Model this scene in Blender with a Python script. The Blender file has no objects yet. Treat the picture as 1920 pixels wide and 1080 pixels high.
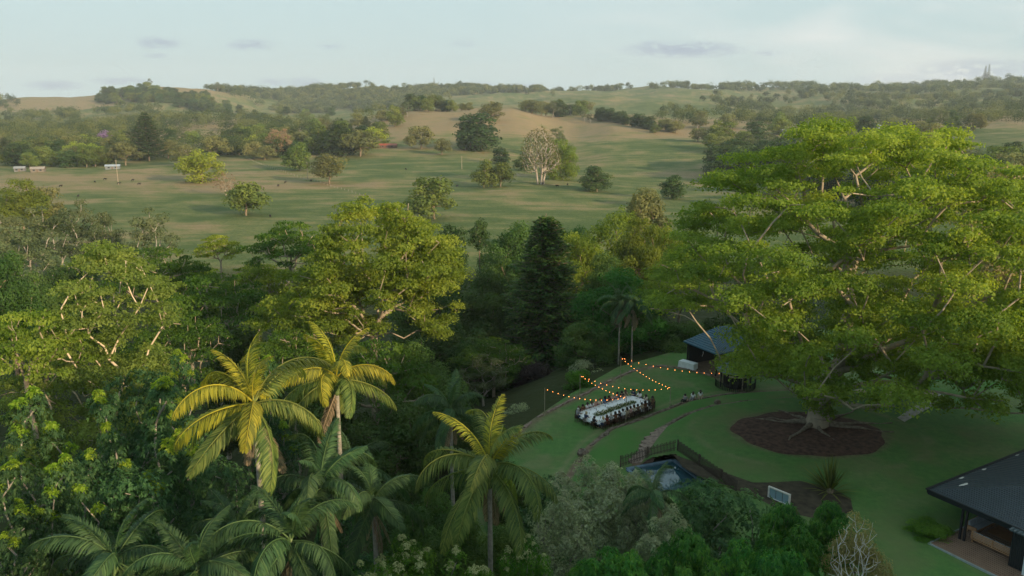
import bpy, math, random
import numpy as np
from math import radians, sin, cos, pi, tan, sqrt, atan2
# ---------------------------------------------------------------- camera, sky, sun
S = bpy.context.scene
COL = S.collection
FPX = 1500.0; H = 36.0; PITCH = radians(13.13)
cam = bpy.data.objects.new('camera', bpy.data.cameras.new('camera'))
COL.objects.link(cam); S.camera = cam
cam.location = (0, 0, H); cam.rotation_euler = (pi/2 - PITCH, 0, 0)
cam.data.sensor_width = 36; cam.data.lens = 36*FPX/1920
cam.data.clip_start = 0.5; cam.data.clip_end = 30000
SUN_EL = radians(16.0)
SDX, SDY = 0.72, -0.694                      # horizontal direction towards the sun (behind, right)
world = bpy.data.worlds.new('World'); S.world = world; world.use_nodes = True
nt = world.node_tree; nt.nodes.clear()
def N(t, kind, **kw):
    n = t.nodes.new(kind)
    for k, v in kw.items(): setattr(n, k, v)
    return n
def L(t, a, b): t.links.new(a, b)
def MA(t, op, a, b=None, c=None, clamp=False):
    n = t.nodes.new('ShaderNodeMath'); n.operation = op; n.use_clamp = clamp
    for i, v in enumerate((a, b, c)):
        if v is None: continue
        if isinstance(v, (int, float)): n.inputs[i].default_value = v
        else: t.links.new(v, n.inputs[i])
    return n.outputs[0]
sky = N(nt, 'ShaderNodeTexSky', sky_type='NISHITA', sun_disc=False)
sky.sun_elevation = SUN_EL; sky.sun_rotation = atan2(SDX, SDY)
sky.air_density = 1.0; sky.dust_density = 1.6; sky.ozone_density = 1.0; sky.altitude = 150
tc = N(nt, 'ShaderNodeTexCoord'); sep = N(nt, 'ShaderNodeSeparateXYZ'); L(nt, tc.outputs['Generated'], sep.inputs[0])
yy = MA(nt, 'MAXIMUM', sep.outputs[1], 0.02)
U = MA(nt, 'DIVIDE', sep.outputs[0], yy); V = MA(nt, 'DIVIDE', sep.outputs[2], yy)
cmb = N(nt, 'ShaderNodeCombineXYZ'); L(nt, U, cmb.inputs[0]); L(nt, MA(nt, 'MULTIPLY', V, 3.0), cmb.inputs[1])
n1 = N(nt, 'ShaderNodeTexNoise'); n1.inputs['Scale'].default_value = 60; n1.inputs['Detail'].default_value = 8; n1.inputs['Roughness'].default_value = .6; n1.inputs['Distortion'].default_value = .5; L(nt, cmb.outputs[0], n1.inputs[0])
n2 = N(nt, 'ShaderNodeTexNoise'); n2.inputs['Scale'].default_value = 3.2; n2.inputs['Detail'].default_value = 6; n2.inputs['Distortion'].default_value = .6; L(nt, cmb.outputs[0], n2.inputs[0])
def sky_uv(px, py):
    xc = (px-960)/FPX; yc = (540-py)/FPX
    dy = cos(PITCH)+yc*sin(PITCH); dz = -sin(PITCH)+yc*cos(PITCH)
    return xc/dy, dz/dy
tot = None
for px, py, w, h, k in ((297, 80, 48, 13, .7), (468, 84, 50, 12, .65), (292, 104, 26, 6, .5), (1280, 93, 125, 17, .85), (1230, 84, 45, 9, .6), (1440, 99, 30, 6, .5), (100, 160, 62, 11, .8),
                        (228, 152, 66, 8, .75), (512, 154, 34, 9, .7), (572, 156, 40, 12, .8), (620, 88, 30, 6, .4), (1840, 132, 150, 24, .75), (1700, 150, 130, 14, .45), (900, 158, 34, 6, .5), (870, 82, 30, 8, .3), (985, 162, 40, 8, .5)):
    u0, v0 = sky_uv(px, py)
    du = MA(nt, 'DIVIDE', MA(nt, 'SUBTRACT', U, u0), w/FPX); dv = MA(nt, 'DIVIDE', MA(nt, 'SUBTRACT', V, v0), h/FPX)
    d = MA(nt, 'ADD', MA(nt, 'MULTIPLY', du, du), MA(nt, 'MULTIPLY', dv, dv))
    m = MA(nt, 'MULTIPLY', MA(nt, 'SUBTRACT', 1.0, d, clamp=True), k)
    tot = m if tot is None else MA(nt, 'MAXIMUM', tot, m)
cm = MA(nt, 'MULTIPLY', tot, MA(nt, 'MULTIPLY_ADD', n1.outputs[0], 6.0, -2.1, clamp=True), clamp=True)
mixc = N(nt, 'ShaderNodeMix', data_type='RGBA'); L(nt, cm, mixc.inputs[0])
# high thin warm veil, thicker to the upper right
veil = MA(nt, 'MULTIPLY', MA(nt, 'MULTIPLY_ADD', n2.outputs[0], 4.0, -1.6, clamp=True), MA(nt, 'MULTIPLY_ADD', U, 1.8, 0.05, clamp=True), clamp=True)
mixv = N(nt, 'ShaderNodeMix', data_type='RGBA'); L(nt, MA(nt, 'MULTIPLY', veil, .8), mixv.inputs[0])
hz = N(nt, 'ShaderNodeMix', data_type='RGBA'); L(nt, MA(nt, 'SUBTRACT', 1.0, MA(nt, 'MULTIPLY', V, 3.2, clamp=True), clamp=True), hz.inputs[0])
SKY_PALE = (4.6, 6.45, 6.75, 1)
pre = N(nt, 'ShaderNodeMix', data_type='RGBA'); pre.inputs[0].default_value = .72
L(nt, sky.outputs[0], pre.inputs[6]); pre.inputs[7].default_value = SKY_PALE
L(nt, pre.outputs[2], hz.inputs[6]); hz.inputs[7].default_value = (4.5, 5.6, 5.75, 1)
L(nt, hz.outputs[2], mixv.inputs[6]); mixv.inputs[7].default_value = (7.8, 7.6, 7.3, 1)
L(nt, mixv.outputs[2], mixc.inputs[6]); mixc.inputs[7].default_value = (2.8, 3.4, 4.5, 1)
bg = N(nt, 'ShaderNodeBackground'); bg.inputs[1].default_value = 0.091; L(nt, mixc.outputs[2], bg.inputs[0])
wo = N(nt, 'ShaderNodeOutputWorld'); L(nt, bg.outputs[0], wo.inputs[0])
sd = bpy.data.lights.new('sun', 'SUN'); sun = bpy.data.objects.new('sun', sd); COL.objects.link(sun)
sd.energy = 5.0; sd.angle = radians(1.0); sd.color = (1.0, 0.76, 0.46)
from mathutils import Vector
sv = Vector((SDX*cos(SUN_EL), SDY*cos(SUN_EL), sin(SUN_EL)))
sun.rotation_euler = sv.to_track_quat('Z', 'Y').to_euler(); sun.location = (80, -60, 120)
S.view_settings.view_transform = 'Standard'; S.view_settings.look = 'None'
S.view_settings.exposure = 0.50; S.view_settings.gamma = 1.0; S.view_settings.use_curve_mapping = False
S.cycles.max_bounces = 5; S.cycles.diffuse_bounces = 2; S.cycles.transmission_bounces = 3; S.cycles.volume_bounces = 0
S.cycles.transparent_max_bounces = 4; S.cycles.use_denoising = True
S.cycles.use_adaptive_sampling = True; S.cycles.adaptive_threshold = 0.02
# ---------------------------------------------------------------- helpers
def ray(px, py):
    xc = (px-960)/FPX; yc = (540-py)/FPX
    return xc, cos(PITCH)+yc*sin(PITCH), -sin(PITCH)+yc*cos(PITCH)
def atY(px, py, Y):
    d = ray(px, py); t = Y/d[1]; return np.array((d[0]*t, Y, H+d[2]*t))
def atz(px, py, z=0.0):
    d = ray(px, py); t = (z-H)/d[2]; return np.array((d[0]*t, d[1]*t, z))
def colx(px, Y):                       # world x of image column px at ground distance Y (mid rows)
    return (px-960)/FPX*Y/0.975
def smooth(x, a=0.0, b=1.0):
    t = np.clip((x-a)/(b-a), 0, 1); return t*t*(3-2*t)
_perm = np.random.RandomState(5).rand(256, 256)
def vnoise(x, y):
    xi = np.floor(x).astype(int); yi = np.floor(y).astype(int); fx = x-xi; fy = y-yi
    fx = fx*fx*(3-2*fx); fy = fy*fy*(3-2*fy)
    g = lambda a, b: _perm[a & 255, b & 255]
    return (g(xi, yi)*(1-fx)+g(xi+1, yi)*fx)*(1-fy)+(g(xi, yi+1)*(1-fx)+g(xi+1, yi+1)*fx)*fy
def fbm(x, y, o=4):
    s = 0; a = .5; t = 0
    for i in range(o):
        s = s+a*vnoise(x*2**i+17*i, y*2**i+31*i); t += a; a *= .5
    return s/t
def pchip(xk, yk, x):                 # monotone cubic, yk (..., n) along last axis, x 1-D values per row
    xk = np.asarray(xk, float); h = np.diff(xk); dl = np.diff(yk, axis=-1)/h
    m = np.zeros_like(yk)
    p = dl[..., :-1]*dl[..., 1:]
    m[..., 1:-1] = np.where(p > 0, 2*p/(dl[..., :-1]+dl[..., 1:]+np.where(p > 0, 0, 1)), 0)
    m[..., 0] = dl[..., 0]; m[..., -1] = dl[..., -1]
    x = np.clip(x, xk[0], xk[-1]); i = np.clip(np.searchsorted(xk, x)-1, 0, len(xk)-2)
    t = (x-xk[i])/h[i]; hh = h[i]
    if yk.ndim == 1: y0, y1, m0, m1 = yk[i], yk[i+1], m[i], m[i+1]
    else:
        y0 = np.take_along_axis(yk, i[..., None], -1)[..., 0]; y1 = np.take_along_axis(yk, i[..., None]+1, -1)[..., 0]
        m0 = np.take_along_axis(m, i[..., None], -1)[..., 0]; m1 = np.take_along_axis(m, i[..., None]+1, -1)[..., 0]
    t2 = t*t; t3 = t2*t
    return y0*(2*t3-3*t2+1)+hh*m0*(t3-2*t2+t)+y1*(-2*t3+3*t2)+hh*m1*(t3-t2)
def tag(o, label=None, cat=None, group=None, kind=None):
    if label: o['label'] = label
    if cat: o['category'] = cat
    if group: o['group'] = group
    if kind: o['kind'] = kind
    return o
def link(name, me, parent=None, mat=None):
    o = bpy.data.objects.new(name, me); COL.objects.link(o)
    if parent is not None: o.parent = parent
    if mat is not None and me is not None and len(me.materials) == 0: me.materials.append(mat)
    return o
def empty(name, loc, label=None, cat=None, group=None, rz=0, sc=None):
    o = bpy.data.objects.new(name, None); COL.objects.link(o); o.location = [float(v) for v in loc]; o.rotation_euler = (0, 0, rz)
    o.empty_display_size = .3
    if sc is not None: o.scale = sc if hasattr(sc, '__len__') else (sc, sc, sc)
    return tag(o, label, cat, group)
def mesh(name, v, f=None, quads=None, attr=None, smoothf=False, mats=(), mi=None):
    me = bpy.data.meshes.new(name); v = np.asarray(v, np.float32)
    if quads is not None:
        q = np.asarray(quads, np.int32); nf = len(q); k = q.shape[1]
        me.vertices.add(len(v)); me.vertices.foreach_set('co', v.ravel())
        me.loops.add(nf*k); me.loops.foreach_set('vertex_index', q.ravel())
        me.polygons.add(nf); me.polygons.foreach_set('loop_start', np.arange(0, nf*k, k, dtype=np.int32))
        me.polygons.foreach_set('loop_total', np.full(nf, k, np.int32))
        me.update(calc_edges=True)
    else:
        me.from_pydata([tuple(map(float, a)) for a in v], [], [tuple(map(int, a)) for a in f]); me.update()
    for k, a in (attr or {}).items():
        a = np.asarray(a, np.float32)
        at = me.attributes.new(k, 'FLOAT', 'POINT' if len(a) == len(v) else 'FACE'); at.data.foreach_set('value', a)
    if smoothf: me.polygons.foreach_set('use_smooth', np.ones(len(me.polygons), bool))
    for m in mats: me.materials.append(m)
    if mi is not None: me.polygons.foreach_set('material_index', np.asarray(mi, np.int32))
    return me
class MB:
    """collects shapes into one mesh"""
    def __init__(s): s.v = []; s.f = []
    def add(s, v, f):
        b = len(s.v); s.v += [tuple(map(float, p)) for p in v]; s.f += [tuple(i+b for i in q) for q in f]; return s
    def box(s, x0, x1, y0, y1, z0, z1):
        return s.add([(x0, y0, z0), (x1, y0, z0), (x1, y1, z0), (x0, y1, z0), (x0, y0, z1), (x1, y0, z1), (x1, y1, z1), (x0, y1, z1)],
                     [(0, 3, 2, 1), (4, 5, 6, 7), (0, 1, 5, 4), (1, 2, 6, 5), (2, 3, 7, 6), (3, 0, 4, 7)])
    def bar(s, a, b, w, h=None):       # square bar between two points
        a = np.array(a, float); b = np.array(b, float); h = h or w; d = b-a; d /= np.linalg.norm(d)+1e-9
        up = np.array((0, 0, 1.)) if abs(d[2]) < .95 else np.array((0, 1., 0)); r = np.cross(d, up); r /= np.linalg.norm(r); u = np.cross(r, d)
        vs = [p+r*sx*w/2+u*sy*h/2 for p in (a, b) for sx, sy in ((-1, -1), (1, -1), (1, 1), (-1, 1))]
        return s.add(vs, [(0, 1, 2, 3), (7, 6, 5, 4), (0, 4, 5, 1), (1, 5, 6, 2), (2, 6, 7, 3), (3, 7, 4, 0)])
    def tube(s, pts, rad, n=8, cap=True):
        pts = [np.array(p, float) for p in pts]; vs = []; k = len(pts)
        if not hasattr(rad, '__len__'): rad = [rad]*k
        for i, p in enumerate(pts):
            d = pts[min(i+1, k-1)]-pts[max(i-1, 0)]; d /= np.linalg.norm(d)+1e-9
            up = np.array((1., 0, 0)) if abs(d[2]) > .6 else np.array((0, 0, 1.)); r = np.cross(d, up); r /= np.linalg.norm(r)+1e-9; u = np.cross(r, d)
            vs += [p+(r*cos(2*pi*j/n)+u*sin(2*pi*j/n))*rad[i] for j in range(n)]
        fs = [(i*n+j, i*n+(j+1) % n, (i+1)*n+(j+1) % n, (i+1)*n+j) for i in range(k-1) for j in range(n)]
        if cap: fs += [tuple(range(n))[::-1], tuple((k-1)*n+j for j in range(n))]
        return s.add(vs, fs)
    def lathe(s, prof, c=(0, 0, 0), n=12):   # prof [(r,z)]
        vs = [(c[0]+r*cos(2*pi*j/n), c[1]+r*sin(2*pi*j/n), c[2]+z) for r, z in prof for j in range(n)]
        fs = [(i*n+j, i*n+(j+1) % n, (i+1)*n+(j+1) % n, (i+1)*n+j) for i in range(len(prof)-1) for j in range(n)]
        fs += [tuple(range(n))[::-1], tuple((len(prof)-1)*n+j for j in range(n))]
        return s.add(vs, fs)
    def me(s, name, mat=None, sm=False):
        m = mesh(name, s.v, s.f, smoothf=sm)
        if mat: m.materials.append(mat)
        return m
    def obj(s, name, mat, parent=None, sm=False): return link(name, s.me(name, mat, sm), parent)
def mat_plain(name, col, rough=.8, noise=0.0, scale=3.0, spec=.3, metal=0, emit=None, bump=0):
    m = bpy.data.materials.new(name); m.use_nodes = True; t = m.node_tree; b = t.nodes['Principled BSDF']
    b.inputs['Base Color'].default_value = (*col, 1); b.inputs['Roughness'].default_value = rough; b.inputs['Specular IOR Level'].default_value = spec
    b.inputs['Metallic'].default_value = metal
    if emit: b.inputs['Emission Color'].default_value = (*emit[0], 1); b.inputs['Emission Strength'].default_value = emit[1]
    if noise or bump:
        c = N(t, 'ShaderNodeTexCoord'); n = N(t, 'ShaderNodeTexNoise'); n.inputs['Scale'].default_value = scale; n.inputs['Detail'].default_value = 5
        L(t, c.outputs['Object'], n.inputs[0])
        if noise:
            mx = N(t, 'ShaderNodeMix', data_type='RGBA'); L(t, MA(t, 'MULTIPLY_ADD', n.outputs[0], 2.4, -.7, clamp=True), mx.inputs[0])
            mx.inputs[6].default_value = (*[c_*(1-noise) for c_ in col], 1); mx.inputs[7].default_value = (*[min(1, c_*(1+noise)) for c_ in col], 1)
            L(t, mx.outputs[2], b.inputs['Base Color'])
        if bump:
            bp = N(t, 'ShaderNodeBump'); bp.inputs['Strength'].default_value = bump; bp.inputs['Distance'].default_value = .1
            L(t, n.outputs[0], bp.inputs['Height']); L(t, bp.outputs[0], b.inputs['Normal'])
    return m
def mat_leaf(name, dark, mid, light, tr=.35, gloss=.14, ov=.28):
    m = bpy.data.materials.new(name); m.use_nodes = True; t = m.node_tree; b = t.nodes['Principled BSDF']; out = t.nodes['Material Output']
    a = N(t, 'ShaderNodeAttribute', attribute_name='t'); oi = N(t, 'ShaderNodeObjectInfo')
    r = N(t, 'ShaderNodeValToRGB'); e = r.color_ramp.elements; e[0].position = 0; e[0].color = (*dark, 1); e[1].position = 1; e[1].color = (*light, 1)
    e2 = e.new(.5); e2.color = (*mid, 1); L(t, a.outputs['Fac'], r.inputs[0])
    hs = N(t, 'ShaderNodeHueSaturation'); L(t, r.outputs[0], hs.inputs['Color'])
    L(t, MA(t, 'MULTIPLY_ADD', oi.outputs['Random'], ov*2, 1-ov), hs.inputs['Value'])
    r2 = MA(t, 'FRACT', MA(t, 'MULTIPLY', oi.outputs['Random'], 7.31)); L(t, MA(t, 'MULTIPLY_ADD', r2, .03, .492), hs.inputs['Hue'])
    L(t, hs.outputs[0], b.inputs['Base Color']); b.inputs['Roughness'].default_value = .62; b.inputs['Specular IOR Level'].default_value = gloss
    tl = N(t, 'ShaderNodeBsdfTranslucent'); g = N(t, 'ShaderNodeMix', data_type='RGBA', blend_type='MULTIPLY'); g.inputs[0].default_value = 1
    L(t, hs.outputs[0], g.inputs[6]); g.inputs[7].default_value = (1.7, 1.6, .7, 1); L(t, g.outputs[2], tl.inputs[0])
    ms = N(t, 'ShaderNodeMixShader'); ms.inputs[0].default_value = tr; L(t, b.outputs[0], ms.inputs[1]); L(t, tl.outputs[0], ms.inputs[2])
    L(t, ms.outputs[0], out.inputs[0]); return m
# ---------------------------------------------------------------- terrain
CX = [-250, 0, 150, 330, 450, 600, 700, 800, 950, 1050, 1150, 1300, 1450, 1650, 1920, 2200]
ROWS = {   # distance: image row of the ground for each column above
 250:  [504]*16,
 400:  [390]*10+[392, 392, 388, 382, 366, 358],
 550:  [336]*9+[338, 342, 345, 338, 322, 292, 280],
 700:  [306, 306, 305, 304, 303, 302, 302, 302, 306, 312, 306, 300, 296, 280, 252, 242],
 850:  [286, 285, 283, 280, 278, 276, 273, 270, 268, 272, 262, 262, 266, 256, 238, 230],
 1000: [270, 268, 265, 262, 258, 254, 247, 238, 232, 250, 232, 238, 246, 242, 232, 228],
 1150: [256, 252, 250, 248, 246, 244, 228, 212, 206, 224, 218, 226, 238, 230, 222, 218],
 1400: [240, 236, 230, 228, 232, 234, 226, 214, 210, 216, 212, 218, 228, 220, 208, 205],
 1800: [220, 216, 214, 208, 216, 226, 216, 204, 198, 200, 196, 198, 206, 196, 188, 186],
 2300: [192, 190, 186, 165, 178, 214, 208, 192, 184, 184, 176, 176, 182, 178, 172, 170],
 3000: [196, 196, 194, 186, 178, 172, 165, 168, 170, 174, 167, 166, 168, 165, 160, 160],
 3800: [205]*16, 7000: [200]*16}
RY = sorted(ROWS)
GZ = np.array([[atY(c, ROWS[r][i], r)[2] for i, c in enumerate(CX)] for r in RY])      # heights rows x cols
PLAT = np.array([(-60, 28), (-16, 42), (-9, 60), (-5, 74), (2, 86), (8, 96), (15, 106), (24, 113), (40, 122), (90, 134), (150, 150), (420, 160), (420, -400), (-60, -400)], float)
def polydist(x, y, P):
    d = np.full(x.shape, 1e9); ins = np.zeros(x.shape, bool); n = len(P)
    for i in range(n):
        a = P[i]; b = P[(i+1) % n]; e = b-a
        t = np.clip(((x-a[0])*e[0]+(y-a[1])*e[1])/(e@e), 0, 1)
        d = np.minimum(d, np.hypot(x-a[0]-t*e[0], y-a[1]-t*e[1]))
        c = ((a[1] > y) != (b[1] > y)); xs = a[0]+(y-a[1])/(b[1]-a[1]+1e-12)*e[0]; ins ^= c & (x < xs)
    return d, ins
def linedist(x, y, P, closed=False):
    d = np.full(x.shape, 1e9)
    for i in range(len(P)-1):
        a = P[i]; e = P[i+1]-a; t = np.clip(((x-a[0])*e[0]+(y-a[1])*e[1])/(e@e), 0, 1)
        d = np.minimum(d, np.hypot(x-a[0]-t*e[0], y-a[1]-t*e[1]))
    return d
def ridge(x, y):  # unseen hill behind the camera, added and shaped to shade the garden
    s = -SDX*x-SDY*y; q = -SDY*x+SDX*y
    top = np.interp(q, [-160, -60, 20, 32, 57, 76, 90, 104, 130, 200, 260], [0, 48, 51, 55, 56, 47, 43, 54, 56, 44, 0])
    return top*np.exp(-((s+95)/32.)**2)
POOL = None
def height(x, y):
    x = np.asarray(x, float); y = np.asarray(y, float); shp = x.shape; x = x.ravel(); y = y.ravel()
    d, ins = polydist(x, y, PLAT); near = np.where(ins, -.4, -.4-15.2*smooth(d, 0, 42))
    near = near+ridge(x, y)+1.2*(fbm(x/25, y/25)-.5)*(~ins)
    yc = np.maximum(y, 1.0); px = np.clip(960+FPX*.975*x/yc, CX[0], CX[-1])
    yq = np.clip(y, RY[0], RY[-1]); w = smooth(y, 150, 270)
    far = np.zeros_like(x); idx = np.nonzero(w > 0)[0]
    if len(idx):
        cols = np.stack([pchip(CX, GZ[k], px[idx]) for k in range(len(RY))], -1)
        far[idx] = pchip(RY, cols, yq[idx])
        far[idx] += (fbm(x[idx]/90, y[idx]/90)-.5)*np.clip((y[idx]-300)/160, 0, 6)+(fbm(x[idx]/170+4, y[idx]/230+7, 3)-.5)*np.clip((y[idx]-620)/18, 0, 32)+(fbm(x[idx]/22+9, y[idx]/30)-.5)*1.4
    return (near*(1-w)+far*w).reshape(shp)
def hz1(x, y): return float(height(np.array([x]), np.array([y]))[0])
def ground(px, py):                   # where the ray of an image point meets the terrain
    d = ray(px, py); t = np.geomspace(45, 4500, 900); g = H+d[2]*t-height(d[0]*t, d[1]*t)
    i = int(np.argmax(g < 0)) or len(t)-1
    a, b = t[max(i-1, 0)], t[i]; ga, gb = g[max(i-1, 0)], g[i]
    tt = a+(b-a)*np.clip(ga/(ga-gb+1e-9), 0, 1); return np.array((d[0]*tt, d[1]*tt, H+d[2]*tt))
th = np.concatenate([np.linspace(-180, -44, 80, endpoint=False), np.linspace(-44, 44, 560), np.linspace(44, 180, 80)[1:]])
rr = np.geomspace(6, 7500, 340)
TH, RR = np.meshgrid(np.radians(th), rr); X = RR*np.sin(TH); Y = RR*np.cos(TH)
Z = height(X, Y)
back = Y < 0
nr, nc = X.shape; ii = np.arange(nr*nc).reshape(nr, nc)
q = np.stack([ii[:-1, :-1], ii[:-1, 1:], ii[1:, 1:], ii[1:, :-1]], -1).reshape(-1, 4)[:, ::-1]
PX = 960+FPX*.975*X/np.maximum(Y, 1)
def blob(cx, cy, rx, ry): return np.exp(-(((PX-cx)/rx)**2+((Y-cy)/ry)**2))
warp = fbm(X/60, Y/60)
dry = .34+1.35*(fbm(X/55+3*warp, Y/20+3*warp, 5)-.5)+.8*(fbm(X/12, Y/8+5)-.5)
dry += .36*smooth(Y, 430, 520)*(1-smooth(PX, 500, 900))*(1-smooth(Y, 560, 640))-.22*(1-smooth(Y, 330, 430))
dry += .55*smooth(Y, 820, 960)*(1-smooth(Y, 1250, 1500))+.55*smooth(Y, 1850, 2000)*(1-smooth(PX, 380, 520))
dry += .35*blob(1330, 620, 130, 60)-.45*blob(1200, 560, 130, 30)-.25*blob(1220, 760, 120, 90)-.2*blob(820, 640, 200, 60)-.3*blob(1240, 1500, 200, 250)
dry += .3*blob(1000, 540, 90, 18)+.28*blob(880, 1000, 200, 120)+.22*blob(1150, 950, 160, 120)-.1*blob(1220, 760, 140, 140)
col_far = np.clip(dry, 0, 1)
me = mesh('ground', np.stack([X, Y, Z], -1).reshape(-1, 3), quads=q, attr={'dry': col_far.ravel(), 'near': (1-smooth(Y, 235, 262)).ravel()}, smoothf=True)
m = bpy.data.materials.new('pasture'); m.use_nodes = True; t = m.node_tree; b = t.nodes['Principled BSDF']; b.inputs['Roughness'].default_value = .95; b.inputs['Specular IOR Level'].default_value = .1
a = N(t, 'ShaderNodeAttribute', attribute_name='dry'); a2 = N(t, 'ShaderNodeAttribute', attribute_name='near'); c = N(t, 'ShaderNodeTexCoord')
mp = N(t, 'ShaderNodeMapping'); mp.inputs['Scale'].default_value = (.032, .11, .1); L(t, c.outputs['Object'], mp.inputs[0])
n = N(t, 'ShaderNodeTexNoise'); n.inputs['Scale'].default_value = 1; n.inputs['Detail'].default_value = 7; n.inputs['Roughness'].default_value = .62; L(t, mp.outputs[0], n.inputs[0])
n3 = N(t, 'ShaderNodeTexNoise'); n3.inputs['Scale'].default_value = .55; n3.inputs['Detail'].default_value = 4; L(t, c.outputs['Object'], n3.inputs[0])
f = MA(t, 'ADD', a.outputs['Fac'], MA(t, 'MULTIPLY_ADD', n.outputs[0], 1.8, -.9)); f = MA(t, 'ADD', f, MA(t, 'MULTIPLY_ADD', n3.outputs[0], .5, -.25), clamp=True)
r = N(t, 'ShaderNodeValToRGB'); e = r.color_ramp.elements
e[0].color = (.072, .108, .034, 1); e[1].color = (.255, .192, .108, 1); e[1].position = .95
x = e.new(.35); x.color = (.130, .150, .056, 1); x = e.new(.62); x.color = (.200, .175, .083, 1)
L(t, f, r.inputs[0])
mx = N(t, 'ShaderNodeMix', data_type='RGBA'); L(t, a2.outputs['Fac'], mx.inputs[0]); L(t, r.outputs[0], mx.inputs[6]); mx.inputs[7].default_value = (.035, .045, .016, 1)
L(t, mx.outputs[2], b.inputs['Base Color'])
bp = N(t, 'ShaderNodeBump'); bp.inputs['Strength'].default_value = .5; bp.inputs['Distance'].default_value = 1.2; L(t, n3.outputs[0], bp.inputs['Height']); L(t, bp.outputs[0], b.inputs['Normal'])
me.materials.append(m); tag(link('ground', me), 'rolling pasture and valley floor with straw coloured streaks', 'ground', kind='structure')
# ---------------------------------------------------------------- plant makers
def unit(v): return v/(np.linalg.norm(v, axis=-1, keepdims=True)+1e-9)
def perp(n, rng):
    r = rng.normal(size=n.shape); r -= n*(r*n).sum(-1, keepdims=True); return unit(r)
def diamonds(P, Nn, L_, W, rng, axis=None):
    """leaf quads centred on P facing Nn"""
    a = perp(Nn, rng) if axis is None else unit(axis-Nn*(axis*Nn).sum(-1, keepdims=True)); b = np.cross(Nn, a)
    L_ = np.asarray(L_)[..., None] if np.ndim(L_) else L_; W = np.asarray(W)[..., None] if np.ndim(W) else W
    v = np.stack([P-a*L_*.5, P+b*W*.5+a*L_*.06, P+a*L_*.5, P-b*W*.5+a*L_*.06], 1).reshape(-1, 3)
    return v, np.arange(len(v)).reshape(-1, 4)
def puff_points(C, R, cnt, rng, low=.45, shell=.28, lump=.22):
    """points and outward normals spread through ellipsoid puffs, thicker near the outside and the top"""
    i = np.repeat(np.arange(len(C)), cnt); n = len(i)
    d = unit(rng.normal(size=(n, 3))); flip = (d[:, 2] < 0) & (rng.rand(n) < low); d[flip, 2] *= -1
    r = 1-np.abs(rng.normal(size=n))*shell; r = np.clip(r, .1, 1.15)
    ph = C[i].sum(1)
    r *= 1+lump*np.sin(d[:, 0]*5+ph)*np.sin(d[:, 1]*5+ph*1.7)*1.2
    return C[i]+d*r[:, None]*R[i], d, i
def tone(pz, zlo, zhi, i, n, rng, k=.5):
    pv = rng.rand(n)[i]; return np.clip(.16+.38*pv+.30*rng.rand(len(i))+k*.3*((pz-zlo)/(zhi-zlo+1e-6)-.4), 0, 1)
def crown(C, R, dens, size, rng, asp=.55, low=.45, shell=.28, up=.35, wild=.6, lump=.22, maxn=None):
    A = (R[:, 0]*R[:, 1]+R[:, 0]*R[:, 2]+R[:, 1]*R[:, 2]); cnt = np.maximum(4, (A*dens*4.2/size**2).astype(int))
    if maxn and cnt.sum() > maxn: cnt = np.maximum(3, (cnt*maxn/cnt.sum()).astype(int))
    P, d, i = puff_points(C, R, cnt, rng, low, shell, lump)
    nn = unit(d+np.array((0, 0, up))+rng.normal(size=P.shape)*wild)
    sz = size*(.65+.7*rng.rand(len(P)))
    v, f = diamonds(P, nn, sz, sz*asp, rng)
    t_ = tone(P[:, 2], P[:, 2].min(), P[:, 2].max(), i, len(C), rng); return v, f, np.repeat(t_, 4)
def rosettes(P, Nn, k, L_, W, droop, rng):
    """k long leaves radiating from each point"""
    n = len(P); P2 = np.repeat(P, k, 0); N2 = unit(np.repeat(Nn, k, 0)+np.array((0, 0, .3)))
    ax = unit(perp(N2, rng)+N2*(.35+.4*rng.rand(n*k, 1))-np.array((0, 0, 1))*droop*rng.rand(n*k, 1)*1.6)
    l = L_*(.6+.6*rng.rand(n*k, 1)); side = unit(np.cross(ax, N2+rng.normal(size=N2.shape)*.3))*W*.5
    mid = P2+ax*l*.5+np.array((0, 0, 1))*l*.08; tip = P2+ax*l-np.array((0, 0, 1))*l*droop*.5
    v = np.stack([P2, mid+side, tip, mid-side], 1).reshape(-1, 3); return v, np.arange(len(v)).reshape(-1, 4)
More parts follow.
